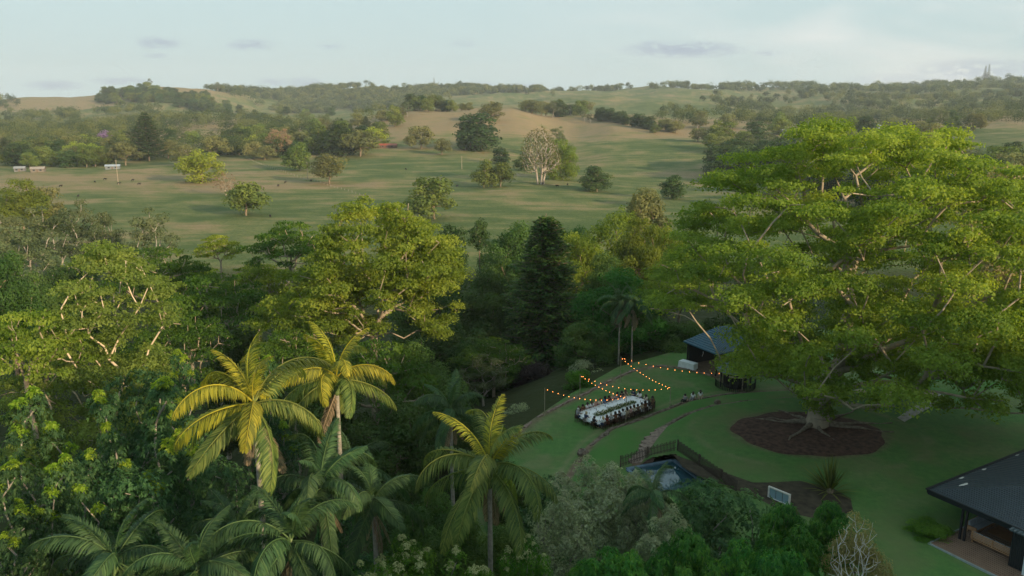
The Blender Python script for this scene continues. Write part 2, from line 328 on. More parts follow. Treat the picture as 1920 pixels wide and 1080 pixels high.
def skeleton(rng, T, base, fork, r0, seg=2.0, lam=.35, wob=.16, extra=None, tipr=.03, expo=.5, arch=.0, sides=6, flare=1.5):
    """trunk from base to fork, then limbs grown to every target in T; returns verts, quads"""
    base = np.array(base, float); fork = np.array(fork, float)
    k = max(2, int(np.linalg.norm(fork-base)/max(seg, 1.5))); nodes = []; par = []; plen = []
    for j in range(k+1):
        p = base+(fork-base)*j/k
        if 0 < j < k: p = p+rng.normal(size=3)*(.12, .12, 0)*seg*.5
        nodes.append(p); par.append(j-1); plen.append(0)
    o = np.argsort(np.linalg.norm(T-fork, axis=1))
    for t_ in T[o]:
        A = np.array(nodes[k:]); c = np.linalg.norm(A-t_, axis=1)+lam*np.array(plen[k:])+.5*np.maximum(0, A[:, 2]-t_[2])
        j = int(np.argmin(c))+k; a = nodes[j]; d = np.linalg.norm(t_-a); st = max(1, int(d/seg)); prev = j
        for m_ in range(1, st+1):
            u = m_/st; p = a+(t_-a)*u
            if m_ < st: p = p+rng.normal(size=3)*wob*seg+np.array((0, 0, arch*d*u*(1-u)))
            nodes.append(p); par.append(prev); plen.append(plen[prev]+np.linalg.norm(p-nodes[prev])); prev = len(nodes)-1
    Nn = np.array(nodes); par = np.array(par); n = len(Nn); w = np.zeros(n); ch = np.zeros(n, int)
    for j in range(n-1, 0, -1):
        w[j] += (ch[j] == 0); w[par[j]] += w[j]; ch[par[j]] += 1
    wm = w[k]; r = np.maximum(tipr, r0*(np.maximum(w, .6)/max(wm, 1))**expo); r[:k+1] = r0*(1.12-.12*np.arange(k+1)/k); r[0] *= flare
    E = np.arange(1, n); a = Nn[par[E]]; b_ = Nn[E]; rb = r[E]; ra = np.minimum(r[par[E]], rb*1.35)
    ra[:k] = r[par[E]][:k]
    d = unit(b_-a); up = np.where(np.abs(d[:, 2:3]) > .8, np.array((1., 0, 0)), np.array((0, 0, 1.))); s_ = unit(np.cross(d, up)); u_ = np.cross(s_, d)
    an = 2*pi*np.arange(sides)/sides; ring = s_[:, None]*np.cos(an)[None, :, None]+u_[:, None]*np.sin(an)[None, :, None]
    va = a[:, None]+ring*ra[:, None, None]; vb = b_[:, None]+ring*rb[:, None, None]
    v = np.concatenate([va, vb], 1).reshape(-1, 3); m_ = np.arange(len(E))[:, None]*2*sides; j = np.arange(sides); j2 = (j+1) % sides
    f = np.stack([m_+j, m_+j2, m_+sides+j2, m_+sides+j], -1).reshape(-1, 4); return v, f
def dome(rng, n, R, z0, z1, rp, flat=1.0, bottom=.0, asym=0):
    """puff centres filling a dome of radius R between heights z0 and z1"""
    out = []; k = 0
    while len(out) < n and k < n*60:
        k += 1; d = unit(rng.normal(size=3)); d[2] = abs(d[2]) if rng.rand() > bottom else d[2]*.8
        u = rng.rand()**(1/3.5)
        p = np.array((d[0]*u*(R-rp*.6), d[1]*u*(R-rp*.6), z0+(z1-z0-rp*flat*.6)*(d[2]*u if d[2] > 0 else d[2]*u*.4)))
        p[:2] *= 1+asym*rng.normal()*.1
        if all(np.linalg.norm((p-q_)/(1, 1, flat)) > rp*.62 for q_ in out): out.append(p)
    C = np.array(out); s = rp*(.7+.6*rng.rand(len(C), 1)); return C, np.hstack([s, s, s*flat*(.8+.3*rng.rand(len(C), 1))])
# materials
BARK = mat_plain('bark', (.20, .155, .11), .9, .35, 2.5, bump=.4); PALEBARK = mat_plain('pale_bark', (.32, .265, .20), .85, .25, 1.5, bump=.3)
GREYBARK = mat_plain('grey_bark', (.30, .27, .235), .9, .3, 2)
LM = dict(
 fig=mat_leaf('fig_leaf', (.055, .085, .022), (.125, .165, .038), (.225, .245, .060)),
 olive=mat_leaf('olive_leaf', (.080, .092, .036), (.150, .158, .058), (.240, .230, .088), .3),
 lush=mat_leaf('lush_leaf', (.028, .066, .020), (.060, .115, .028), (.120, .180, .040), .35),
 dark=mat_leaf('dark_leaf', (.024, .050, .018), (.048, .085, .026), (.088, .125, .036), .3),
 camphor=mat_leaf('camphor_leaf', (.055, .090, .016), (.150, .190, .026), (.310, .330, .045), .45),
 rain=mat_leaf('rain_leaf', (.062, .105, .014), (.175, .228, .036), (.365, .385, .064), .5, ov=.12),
 raindeep=mat_leaf('deep_rain_leaf', (.024, .064, .013), (.058, .118, .018), (.120, .175, .026), .42, ov=.15),  # darker copy of the rain leaf, shade put into the colour of shaded crowns
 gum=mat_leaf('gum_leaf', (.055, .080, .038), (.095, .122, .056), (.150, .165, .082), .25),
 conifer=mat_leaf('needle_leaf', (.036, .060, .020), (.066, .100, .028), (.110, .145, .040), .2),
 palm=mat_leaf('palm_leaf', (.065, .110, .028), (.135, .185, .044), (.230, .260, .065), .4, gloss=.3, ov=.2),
 palm_lit=mat_leaf('sunlit_palm_leaf', (.13, .155, .022), (.29, .29, .035), (.46, .41, .05), .45, gloss=.3, ov=.12),  # sunlit copy of the palm leaf, warm sunlight put into its colour
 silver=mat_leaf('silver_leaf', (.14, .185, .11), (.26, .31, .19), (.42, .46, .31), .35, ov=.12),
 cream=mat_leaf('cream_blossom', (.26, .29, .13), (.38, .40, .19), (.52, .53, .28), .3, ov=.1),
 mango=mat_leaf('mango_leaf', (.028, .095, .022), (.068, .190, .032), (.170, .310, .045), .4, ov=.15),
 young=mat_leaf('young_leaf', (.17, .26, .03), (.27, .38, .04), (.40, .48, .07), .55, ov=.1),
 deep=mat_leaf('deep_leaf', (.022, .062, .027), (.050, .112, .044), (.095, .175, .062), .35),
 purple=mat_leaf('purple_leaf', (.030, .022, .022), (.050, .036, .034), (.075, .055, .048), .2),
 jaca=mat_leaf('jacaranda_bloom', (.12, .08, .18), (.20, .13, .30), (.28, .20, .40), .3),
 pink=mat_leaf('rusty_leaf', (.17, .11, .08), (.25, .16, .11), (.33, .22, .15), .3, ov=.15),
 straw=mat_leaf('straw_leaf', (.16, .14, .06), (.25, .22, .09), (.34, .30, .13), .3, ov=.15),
 palm_shaded=mat_leaf('shaded_palm_leaf', (.028, .066, .028), (.056, .112, .042), (.100, .165, .060), .35, gloss=.3, ov=.2),  # dim copy of the palm leaf for palms in shade, painted darker
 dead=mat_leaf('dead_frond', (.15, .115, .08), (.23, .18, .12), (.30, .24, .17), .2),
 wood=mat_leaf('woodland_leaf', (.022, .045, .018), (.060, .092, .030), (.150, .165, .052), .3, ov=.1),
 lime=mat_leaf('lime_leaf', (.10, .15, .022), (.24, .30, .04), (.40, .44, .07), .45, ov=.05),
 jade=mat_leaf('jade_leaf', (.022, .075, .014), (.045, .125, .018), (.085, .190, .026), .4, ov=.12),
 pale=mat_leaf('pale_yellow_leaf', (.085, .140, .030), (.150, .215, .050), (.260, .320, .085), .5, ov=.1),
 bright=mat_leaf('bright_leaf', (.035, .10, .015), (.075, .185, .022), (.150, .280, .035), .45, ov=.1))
TREES = {}
def make_tree(key, Ht, R, rp, npuff, leaf, lmat, seed, bark=BARK, z0=.35, flat=.8, dens=1.4, asp=.6, r0=None, forkf=.3, bottom=.25, low=.4, shell=.22, up=.3, wild=.42, maxn=9000, tgt=None, **kw):
    rng = np.random.RandomState(seed)
    C, Rp = dome(rng, npuff, R, Ht*z0, Ht, rp, flat, bottom) if tgt is None else tgt(rng)
    v, f, t_ = crown(C, Rp, dens, leaf, rng, asp, low, shell, up, wild, maxn=maxn)
    cm_ = mesh(key+'_crown', v, quads=f, attr={'t': t_}, mats=[LM[lmat]])
    sv_, sf = skeleton(rng, C-np.array((0, 0, .3))*Rp, (0, 0, -16), (rng.normal()*.3, rng.normal()*.3, Ht*forkf), r0 or Ht*.022, seg=max(1.2, rp*.7), **kw)
    TREES[key] = (mesh(key+'_trunk', sv_, quads=sf, smoothf=True, mats=[bark]), cm_, Ht, R)
def make_conifer(key, Ht, R, lmat, seed, leaf=.6, tier=1.3, maxn=16000, droop=.15, top=.05, dens=1.0, ex=.8):
    rng = np.random.RandomState(seed); z = Ht*.12; P = []; A = []; segs = [(np.array((0, 0, -12.)), np.array((0, 0, Ht)), Ht*.022, .03)]
    while z < Ht*.985:
        L_ = R*(1-(z/Ht))**ex*(.8+.35*rng.rand())+.25; nb = rng.randint(7, 11); a0 = rng.rand()*6.28
        for j in range(nb):
            a = a0+6.283*j/nb+rng.normal()*.12; l = L_*(.8+.35*rng.rand()); d = np.array((cos(a), sin(a), .12))
            tip = np.array((0, 0, z))+d*l+np.array((0, 0, .1*l)); segs.append((np.array((0, 0, z)), tip, .05+.008*l, .02))
            n = max(3, int(l*dens*4/leaf)); u = rng.rand(n)**.6
            p = np.array((0, 0, z))+d*(l*u)[:, None]; p[:, 2] += .1*l*u*u-droop*l*np.sin(u*3)*.3
            sp = (.12+.22*l*(1-u*.7))[:, None]; p += rng.normal(size=p.shape)*sp*(.55, .55, .22); P.append(p)
            A.append(np.tile(d, (n, 1))+rng.normal(size=(n, 3))*.5)
        z += tier*(.75+.5*rng.rand())*(1-.4*z/Ht)
    P = np.concatenate(P); A = unit(np.concatenate(A)); nn = unit(np.array((0, 0, 1.))+rng.normal(size=P.shape)*.45)
    if len(P) > maxn: s_ = rng.permutation(len(P))[:maxn]; P, A, nn = P[s_], A[s_], nn[s_]
    v, f = diamonds(P, nn, leaf*(.7+.6*rng.rand(len(P))), leaf*.42, rng, A)
    mb = MB()
    for a, b_, ra, rb in segs: mb.tube([a, b_], [ra, rb], 5)
    TREES[key] = (mb.me(key+'_trunk', BARK, True), mesh(key+'_crown', v, quads=f, attr={'t': np.repeat(rng.rand(len(P)), 4)}, mats=[LM[lmat]]), Ht, R)
def make_bare(key, Ht, R, n, seed, lmat='pink', leaf=.35, nl=900, bark=PALEBARK, r0=.3, z0=.3, trunks=1, tipr=.035):
    rng = np.random.RandomState(seed); C, Rp = dome(rng, n, R, Ht*z0, Ht, R*.16, 1.0, .2); vs = []; fs = []; o = 0
    for k in range(trunks):
        a = 6.28*k/trunks; bx = np.array((cos(a), sin(a)))*(.9 if trunks > 1 else 0)
        T = C[k::trunks] if trunks > 1 else C
        if trunks > 1: ang = np.arctan2(C[:, 1], C[:, 0]); T = C[((ang-a+pi) % (2*pi)-pi > -pi/trunks) & ((ang-a+pi) % (2*pi)-pi <= pi/trunks)]
        v, f = skeleton(rng, T, (bx[0], bx[1], -1.5), (bx[0]*2, bx[1]*2, Ht*.22), r0, seg=1.1, lam=.5, tipr=tipr, expo=.48, sides=5); vs.append(v); fs.append(f+o); o += len(v)
    cnt = np.full(len(C), max(1, nl//len(C))); P, d, i = puff_points(C, Rp, cnt, rng, shell=.6)
    v2, f2 = diamonds(P, unit(rng.normal(size=P.shape)), leaf, leaf*.5, rng)
    TREES[key] = (mesh(key+'_trunk', np.concatenate(vs), quads=np.concatenate(fs), mats=[bark], smoothf=True), mesh(key+'_crown', v2, quads=f2, attr={'t': np.repeat(rng.rand(len(P)), 4)}, mats=[LM[lmat]]), Ht, R)
def gum_targets(Ht, R, n, z0=.4):
    def f(rng):
        C = []
        while len(C) < n:
            a = rng.rand()*6.28; u = sqrt(rng.rand()); z = Ht*(z0+(1-z0)*rng.rand()); k = sin(pi*min(1, (z/Ht-z0)/(1-z0)*.75+.22))
            p = np.array((cos(a)*u*R*k, sin(a)*u*R*k, z))
            if all(np.linalg.norm(p-q_) > R*.24 for q_ in C): C.append(p)
            elif rng.rand() < .02: C.append(p)
        C = np.array(C); s = R*.27*(.7+.5*rng.rand(n, 1)); return C, np.hstack([s, s, s*.6])
    return f
# shared tree shapes (14-22 m tall)
for k in range(4): make_tree('round%d' % k, 16, 7.6, 2.7, 26, .95, 'fig', 10+k, flat=.85, z0=.30, dens=1.5, bottom=.35, maxn=13000)
for k in range(3): make_tree('darkround%d' % k, 17, 7.0, 2.5, 30, .9, 'dark', 20+k, flat=.9, z0=.25, dens=1.6, bottom=.4, maxn=13000)
for k in range(3): make_tree('oliveround%d' % k, 15, 7.5, 2.4, 28, .85, 'olive', 30+k, flat=.75, z0=.35, dens=1.3, bottom=.3, maxn=12000)
for k in range(3): make_tree('gum%d' % k, 24, 7.5, 1, 30, .6, 'gum', 40+k, bark=GREYBARK, tgt=gum_targets(24, 7.5, 30), dens=2.0, forkf=.28, maxn=26000, r0=.34, low=.3, asp=.4, lam=.5, expo=.55, arch=.05)
for k in range(3): make_tree('camphor%d' % k, 19, 8.5, 2.1, 60, .42, 'camphor', 50+k, flat=1.0, z0=.22, dens=1.5, bottom=.45, maxn=36000, low=.5)
for k in range(3): make_tree('lush%d' % k, 18, 8.0, 2.1, 60, .40, 'lush', 60+k, flat=.9, z0=.2, dens=1.6, bottom=.45, maxn=40000)
for k in range(3): make_tree('deepleaf%d' % k, 17, 6.0, 1.8, 50, .33, 'deep', 70+k, flat=1.0, z0=.15, dens=1.5, bottom=.5, maxn=42000)
make_conifer('hoop', 30, 6.6, 'lush', 80, leaf=.5, tier=.55, maxn=62000, dens=2.8, ex=.62)
make_conifer('broadpine', 20, 8.5, 'dark', 81, leaf=.85, tier=1.0, maxn=9000, dens=2.4)
make_conifer('spire', 16, 1.7, 'conifer', 82, leaf=.6, tier=.8, maxn=1200, dens=1.6)
make_bare('pinkbare', 15, 6.2, 150, 90, nl=7000, leaf=.5, r0=.35); make_bare('talltrunks', 22, 8.5, 330, 91, lmat='olive', nl=4500, leaf=.55, r0=.34, trunks=5, z0=.35, bark=mat_plain('white_bark', (.40, .345, .30), .8, .2, 1.2), tipr=.05)
make_bare('greybare', 12, 5.0, 120, 92, lmat='pink', nl=1500, leaf=.4, r0=.25)
make_tree('jacaranda', 12, 6.0, 2.2, 20, .7, 'jaca', 95, z0=.4, dens=1.2, maxn=4000)
make_tree('limetree', 15, 8, 2.3, 34, .8, 'lime', 96, z0=.2, dens=1.6, bottom=.4, maxn=14000)
def plates(rng, n, R, z0, z1, rp, flat=.2, cen=(0, 0), inner=.15, sep=1.05):
    """flat layered foliage plates of an umbrella crown"""
    out = []; k = 0
    while len(out) < n and k < n*50:
        k += 1; a = rng.rand()*6.283; u = sqrt(inner**2+(1-inner**2)*rng.rand())
        lay = rng.rand(); top = z0+(z1-z0)*sqrt(max(0, 1-(u*.97)**2)); bot = z0+(z1-z0)*.05-(u**2)*(z1-z0)*.12
        z = top-(top-bot)*(lay**1.7)*.95; p = np.array((cen[0]+cos(a)*u*R, cen[1]+sin(a)*u*R, z))
        if all(abs(p[2]-q_[2]) > rp*.5 or np.hypot(*(p-q_)[:2]) > rp*sep for q_ in out): out.append(p)
    C = np.array(out); s = rp*(.45+.95*rng.rand(len(C), 1)); return C, np.hstack([s, s*(.7+.6*rng.rand(len(C), 1)), s**.7*rp**.3*flat*(.7+.8*rng.rand(len(C), 1))])
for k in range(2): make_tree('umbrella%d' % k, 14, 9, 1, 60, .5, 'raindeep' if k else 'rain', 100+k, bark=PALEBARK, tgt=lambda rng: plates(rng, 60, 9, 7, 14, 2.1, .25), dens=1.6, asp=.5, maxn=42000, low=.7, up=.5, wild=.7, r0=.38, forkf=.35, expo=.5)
def plant(key, name, loc, sc, label, cat, group=None, rz=None, rng=random):
    tm, cm_, Ht, R = TREES[key]
    r_ = empty(name, loc, label, cat, group, rz=rng.uniform(0, 6.28) if rz is None else rz, sc=sc)
    link('trunk', tm, r_); link('crown', cm_, r_); return r_
def joined(key):
    """trunk and crown in one mesh, for the small far trees"""
    tm, cm_, Ht, R = TREES[key]; out = []
    for m_ in (tm, cm_):
        v = np.zeros(len(m_.vertices)*3, np.float32); m_.vertices.foreach_get('co', v); f = np.zeros(len(m_.loops), np.int32); m_.loops.foreach_get('vertex_index', f); out.append((v.reshape(-1, 3), f.reshape(-1, 4)))
    tt = np.zeros(len(out[1][0]), np.float32); cm_.attributes['t'].data.foreach_get('value', tt)
    v = np.concatenate([out[0][0], out[1][0]]); f = np.concatenate([out[0][1], out[1][1]+len(out[0][0])])
    return mesh(key+'_whole', v, quads=f, attr={'t': np.concatenate([np.zeros(len(out[0][0])), tt])}, mats=[tm.materials[0], cm_.materials[0]], mi=[0]*len(out[0][1])+[1]*len(out[1][1]))
WHOLE = {}
def far_tree(key, name, loc, sc, label, cat, group, rz):
    if key not in WHOLE: WHOLE[key] = joined(key)
    o = link(name, WHOLE[key]); o.location = [float(v) for v in loc]; o.scale = sc; o.rotation_euler = (0, 0, rz); return tag(o, label, cat, group)
# ---------------------------------------------------------------- single trees out on the pasture (image foot, height in px)
R_ = random.Random(3)

def sized(key, hpx, base, wide=1.0):
    tm, cm_, Ht, R = TREES[key]; dist = sqrt(base[0]**2+base[1]**2)
    s = hpx/FPX*base[1]*1.0/Ht; s *= 1.08; return (s*wide*1.2, s*wide*1.2, s)
MEADOW = [
 (462, 404, 66, 'round0', 'rounded paddock tree with a leaning trunk on open grass left of centre', 1.05, 'fig'),
 (378, 343, 60, 'limetree', 'bright yellow green bushy tree in the left paddock', 1.15, 0),
 (348, 312, 40, 'oliveround0', 'olive tree behind the bright yellow green bushy tree', 1.2, 0),
 (423, 366, 46, 'greybare', 'dusty thin grey tree beside the rounded paddock tree', 1.0, 0),
 (562, 320, 50, 'round1', 'round green tree below the pinkish bare tree', 1.05, 0),
 (617, 344, 56, 'oliveround1', 'brownish green round tree by the paddock fence line', 1.1, 0),
 (525, 293, 52, 'pinkbare', 'pinkish bare tree with pale trunk at the paddock edge', 1.0, 0),
 (813, 411, 78, 'round2', 'large spreading tree with a stout pale trunk alone on the near flat', 1.1, 0),
 (907, 352, 50, 'round3', 'left of two joined green trees in front of the white trunks', .95, 0),
 (939, 350, 47, 'round0', 'right of two joined green trees in front of the white trunks', .9, 0),
 (1013, 345, 102, 'talltrunks', 'tall cluster of bare white trunks standing on the flat', .85, 0),
 (1050, 337, 72, 'camphor1', 'leafy green tree pressed behind the bare white trunks', .9, 0),
 (1046, 300, 58, 'gum1', 'thin brown topped tree behind the bare white trunks', .8, 0),
 (1118, 359, 47, 'darkround0', 'squat dark green tree right of the white trunks', 1.25, 0),
 (938, 307, 30, 'darkround1', 'low dark bush shaped tree left of the white trunks', 1.3, 0),
 (980, 320, 28, 'darkround2', 'low dark bush at the foot of the white trunks', 1.3, 0),
 (900, 282, 66, 'darkround0', 'big dark green tree mass on the foot of the brown hill', 1.35, 0),
 (875, 281, 50, 'darkround2', 'dark feathery tree on the left side of the big dark green mass', 1.0, 0),
 (923, 228, 36, 'oliveround2', 'brown green tree standing above the big dark green mass', 1.1, 0),
 (790, 279, 42, 'oliveround0', 'evenly rounded olive tree at the foot of the brown hill', 1.15, 0),
 (829, 291, 31, 'oliveround1', 'small olive tree beside the evenly rounded olive tree', .95, 0),
 (740, 238, 38, 'round1', 'upright green tree on the left shoulder of the brown hill', .8, 0),
 (712, 270, 40, 'round2', 'green tree beside the small red roofed shed', 1.0, 0),
 (676, 293, 48, 'oliveround2', 'wide brown leaved tree left of the red roofed shed', 1.3, 0),
 (640, 292, 58, 'darkround1', 'tall dark tree left of the wide brown leaved tree', 1.1, 0),
 (605, 288, 50, 'round3', 'green tree between the pinkish bare tree and the dark tree', 1.1, 0),
 (1259, 373, 44, 'darkround0', 'dark round tree at the left edge of the giant spreading tree', 1.15, 0),
 (1212, 385, 34, 'oliveround0', 'olive bush at the foot of the bare hillside', 1.4, 0),
 (280, 302, 84, 'broadpine', 'tall broad dark pine by the farmhouse', 1.0, 0),
 (236, 310, 44, 'oliveround1', 'spreading olive tree with pale limbs beside the broad dark pine', 1.15, 0),
 (205, 280, 32, 'jacaranda', 'purple flowering tree left of the broad dark pine', 1.1, 0),
 (1095, 228, 20, 'gum0', 'thin pale gum in the gully between the two hills', 1.0, 0),
 (1107, 232, 18, 'gum2', 'second thin gum in the gully, lower down', 1.0, 0),
 (1350, 268, 40, 'round1', 'green tree in the clump at the right end of the bare hillside', 1.2, 0),
]
for px, py, h, key, lab, wd, _ in MEADOW:
    g = ground(px, py); plant(key, 'paddock_tree', g+np.array((0, 0, -.2)), sized(key, h, g, wd), lab, 'tree', rng=R_)
TOPS = {}
def row_trees(specs, name, group, label, keys, rnd):
    """clumps standing at image columns x..x on the ground at distance Y"""
    for px, Yd, h in specs:
        x_ = colx(px, Yd); z = hz1(x_, Yd); s = h/TREES[keys[0]][2]*1.0; k = rnd.choice(keys); s = h/TREES[k][2]
        w = s*rnd.uniform(1.1, 1.6); plant(k, name, (x_, Yd, z-.4), (w, w, s), label, 'tree', group, rng=rnd)
rd = random.Random(11)
row_trees([(782+i*9+rd.uniform(-3, 3), rd.uniform(1110, 1170), rd.uniform(17, 25)) for i in range(9)], 'hilltop_tree', 'dark trees crowning the brown hill', 'dark rounded tree in the left clump crowning the brown hill', ['round0', 'darkround0', 'round2'], rd)
row_trees([(870+i*7, 1150, rd.uniform(9, 13)) for i in range(3)], 'hilltop_tree', 'low trees beside the hilltop clump', 'low olive tree trailing right of the left hilltop clump', ['oliveround0', 'oliveround1'], rd)
row_trees([(985+i*9+rd.uniform(-3, 3), rd.uniform(1120, 1220), rd.uniform(17, 25)) for i in range(13)], 'hilltop_tree', 'trees in the central hilltop clump', 'olive green tree in the central clump above the gully', ['round1', 'oliveround1', 'darkround1', 'gum1'], rd)
row_trees([(1115+i*4.6+rd.uniform(-2, 2), 1090-i*6+rd.uniform(-6, 6), rd.uniform(13, 18)) for i in range(22)], 'windbreak_tree', 'windbreak of dark trees across the hillside', 'dark tree in the windbreak down the right hillside', ['darkround0', 'darkround2', 'spire'], rd)
row_trees([(1218+i*9, rd.uniform(930, 960), rd.uniform(11, 17)) for i in range(5)], 'hillside_tree', 'round trees below the windbreak', 'round tree at the lower end of the hillside windbreak', ['round3', 'oliveround2'], rd)
row_trees([(735+rd.uniform(-14, 14), rd.uniform(1010, 1060), rd.uniform(12, 17)) for i in range(4)]+[(765+rd.uniform(-10, 10), 1060, rd.uniform(14, 20)) for i in range(3)], 'hillside_tree', 'trees climbing the left shoulder of the hill', 'tree climbing the left shoulder of the brown hill', ['round1', 'oliveround0', 'gum0'], rd)
row_trees([(250+i*2.05+rd.gauss(0, 16), 2200-i*3.4+rd.uniform(-120, 60), rd.uniform(20, 29)) for i in range(96)], 'hill_tree', 'grove on the face of the far left hill', 'dark tree in the grove on the far left hill', ['darkround0', 'darkround1', 'round2'], rd)
row_trees([(rd.uniform(500, 640), rd.uniform(1450, 1900), rd.uniform(14, 22)) for i in range(14)], 'hill_tree', 'scattered trees on the slope right of the far left hill', 'lone tree on the slope right of the far left hill', ['darkround0', 'round1'], rd)
row_trees([(438, 2290, 26), (318, 2300, 24)], 'skyline_tree', 'lone trees on the left skyline', 'lone tree standing on the skyline of the far left hill', ['gum0'], rd)
row_trees([(822, 2980, 40), (830, 3000, 26)], 'skyline_pine', 'pines on the central skyline', 'dark pine poking above the central skyline ridge', ['spire'], rd)
row_trees([(1796, 2900, 62), (1802, 2900, 66)], 'skyline_cypress', 'twin dark cypress spires', 'slender dark spire on the far right skyline', ['spire'], rd)
# treeline along the far edge of the flats: each tree you can tell apart
fr = random.Random(21); TREELINE = []
def treeline(n, x0, x1, Y0, Y1, h0, h1, name, group, label, keys):
    k = 0; tries = 0
    while k < n and tries < 4000:
        tries += 1; Yd = fr.uniform(Y0, Y1); px = fr.uniform(x0, x1); x_ = colx(px, Yd)
        if any((x_-a)**2+(Yd-b_)**2 < 64 for a, b_ in TREELINE): continue
        TREELINE.append((x_, Yd)); k += 1; key = fr.choice(keys); s = fr.uniform(h0, h1)/TREES[key][2]; w = s*fr.uniform(1.15, 1.6)
        plant(key, name, (x_, Yd, hz1(x_, Yd)-.4), (w, w, s), label, 'tree', group, rng=fr)
ML = ['round0', 'round1', 'round2', 'oliveround0', 'oliveround1', 'darkround0', 'darkround1', 'gum0', 'gum1', 'limetree', 'darkround2', 'broadpine']
treeline(26, -40, 240, 640, 720, 13, 20, 'valley_tree', 'valley trees around the farm sheds', 'mixed green tree among the farm sheds on the far left', ML)
treeline(60, -60, 620, 720, 880, 14, 22, 'valley_tree', 'valley trees behind the left paddock', 'green tree in the wooded band behind the left paddock', ML)
treeline(34, 420, 720, 770, 1000, 14, 22, 'valley_tree', 'valley trees left of the brown hill', 'mixed green tree in the wooded band left of the brown hill', ML)
treeline(26, 1325, 1470, 540, 640, 20, 26, 'valley_tree', 'dark clump right of the bare hillside', 'dark tree in the clump ending the bare hillside', ['darkround0', 'darkround1', 'darkround2'])
treeline(55, 1440, 2060, 340, 560, 15, 22, 'valley_tree', 'dark woodland behind the giant tree', 'dark olive tree in the woodland behind the giant spreading tree', ['darkround0', 'round2', 'oliveround0', 'gum2', 'darkround2'])
treeline(40, 1290, 1800, 700, 1000, 15, 23, 'valley_tree', 'woodland on the right hillside', 'grey green tree on the right hillside above the giant spreading tree', ['round0', 'oliveround0', 'gum0', 'gum1', 'round3', 'darkround0'])
treeline(6, 1440, 1700, 640, 760, 17, 22, 'pale_tree', 'pale limbed bare trees on the right hillside', 'pinkish bare tree with pale limbs on the right hillside', ['pinkbare'])
# woods too far to count: one object each
def wood(name, label, specs, lmat, seed, leaf=1.7, nl=120, hmin=12, hmax=20):
    rng = np.random.RandomState(seed); Cs = []; Rs = []; Tn = []
    for n, x0, x1, Y0, Y1 in specs:
        Yd = rng.uniform(Y0, Y1, n); px = rng.uniform(x0, x1, n)+rng.normal(size=n)*18; Yd += rng.normal(size=n)*(Y1-Y0)*.07; x_ = colx(px, Yd); z = height(x_, Yd)
        keep = fbm(x_/90+3, Yd/140) > .43; x_, Yd, z = x_[keep], Yd[keep], z[keep]
        h = rng.uniform(hmin, hmax, len(x_)); w = h*rng.uniform(.40, .66, len(x_)); tt = rng.rand(len(x_)); nt_ = len(x_); Tn.append(np.tile(tt, 3))
        for j in range(3):
            o = rng.normal(size=(len(x_), 3))*np.stack([w*.45, w*.45, h*.12], 1)*(j > 0)
            Cs.append(np.stack([x_, Yd, z+h*.44], 1)+o); Rs.append(np.stack([w, w, h*.5], 1)*(1 if j == 0 else .6))
    C = np.concatenate(Cs); R = np.concatenate(Rs); cnt = np.full(len(C), nl//2)
    P, d, i = puff_points(C, R, cnt, rng, .6, .15, .25); sz = leaf*(.7+.7*rng.rand(len(P)))*np.clip(P[:, 1]/1500, .6, 1.7)
    v, f = diamonds(P, unit(d+rng.normal(size=P.shape)*.5+np.array((0, 0, .2))), sz, sz*.7, rng)
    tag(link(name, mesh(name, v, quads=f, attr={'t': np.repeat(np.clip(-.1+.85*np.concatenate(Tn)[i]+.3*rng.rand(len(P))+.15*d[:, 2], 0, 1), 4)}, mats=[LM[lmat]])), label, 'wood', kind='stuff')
wood('valley_wood', 'olive woodland filling the valley behind the left farm', [(260, -120, 560, 740, 900), (620, -120, 640, 880, 1350), (120, -120, 330, 1350, 1800), (60, 430, 720, 1000, 1400)], 'wood', 201, hmin=14, hmax=23, nl=260)
wood('ridge_wood', 'dark forest along the central skyline ridge', [(200, 440, 560, 2300, 3000), (1100, 545, 800, 2200, 3000), (600, 760, 1010, 2600, 3050), (90, -150, 60, 1900, 2300), (170, 1020, 1300, 2800, 3050)], 'wood', 202, hmin=16, hmax=27, nl=200)
wood('hillside_wood', 'grey green woodland across the right hills', [(600, 1240, 2100, 1000, 1500), (600, 1320, 2150, 1500, 2300)], 'wood', 203, hmin=13, hmax=22, nl=230)
wood('skyline_wood', 'dark forest on the right skyline', [(700, 1470, 2150, 2400, 3000), (160, 1240, 1480, 2800, 3040), (80, 1640, 2100, 2000, 2400)], 'wood', 204, hmin=18, hmax=30, nl=200)
# ---------------------------------------------------------------- garden: terraced lawn
def wz(pts, z=0.0): return np.array([atz(a, b, z)[:2] for a, b in pts])
E0 = wz([(860, 900), (905, 872), (950, 832), (985, 800), (1010, 782), (1060, 757), (1110, 731), (1150, 711), (1190, 694), (1240, 686), (1290, 692), (1340, 706), (1372, 722), (1392, 734)])
E1 = wz([(1060, 905), (1085, 866), (1105, 838), (1145, 805), (1190, 790), (1250, 768), (1290, 752), (1345, 742), (1400, 737), (1500, 731), (1640, 722)])
E2 = wz([(1180, 900), (1200, 862), (1218, 832), (1240, 804), (1290, 777), (1330, 764), (1400, 754), (1500, 747), (1640, 738)], .7)
BIG = [(400, 150), (400, -300), (-5, -300)]
P1 = np.array(list(E1)+[(400, E1[-1][1]+20), (400, -300), (E1[0][0], -300)]); P2 = np.array(list(E2)+[(400, E2[-1][1]+20), (400, -300), (E2[0][0], -300)])
RC = atz(1515, 812, 1.4)[:2]; RA, RB = 7.9, 5.9
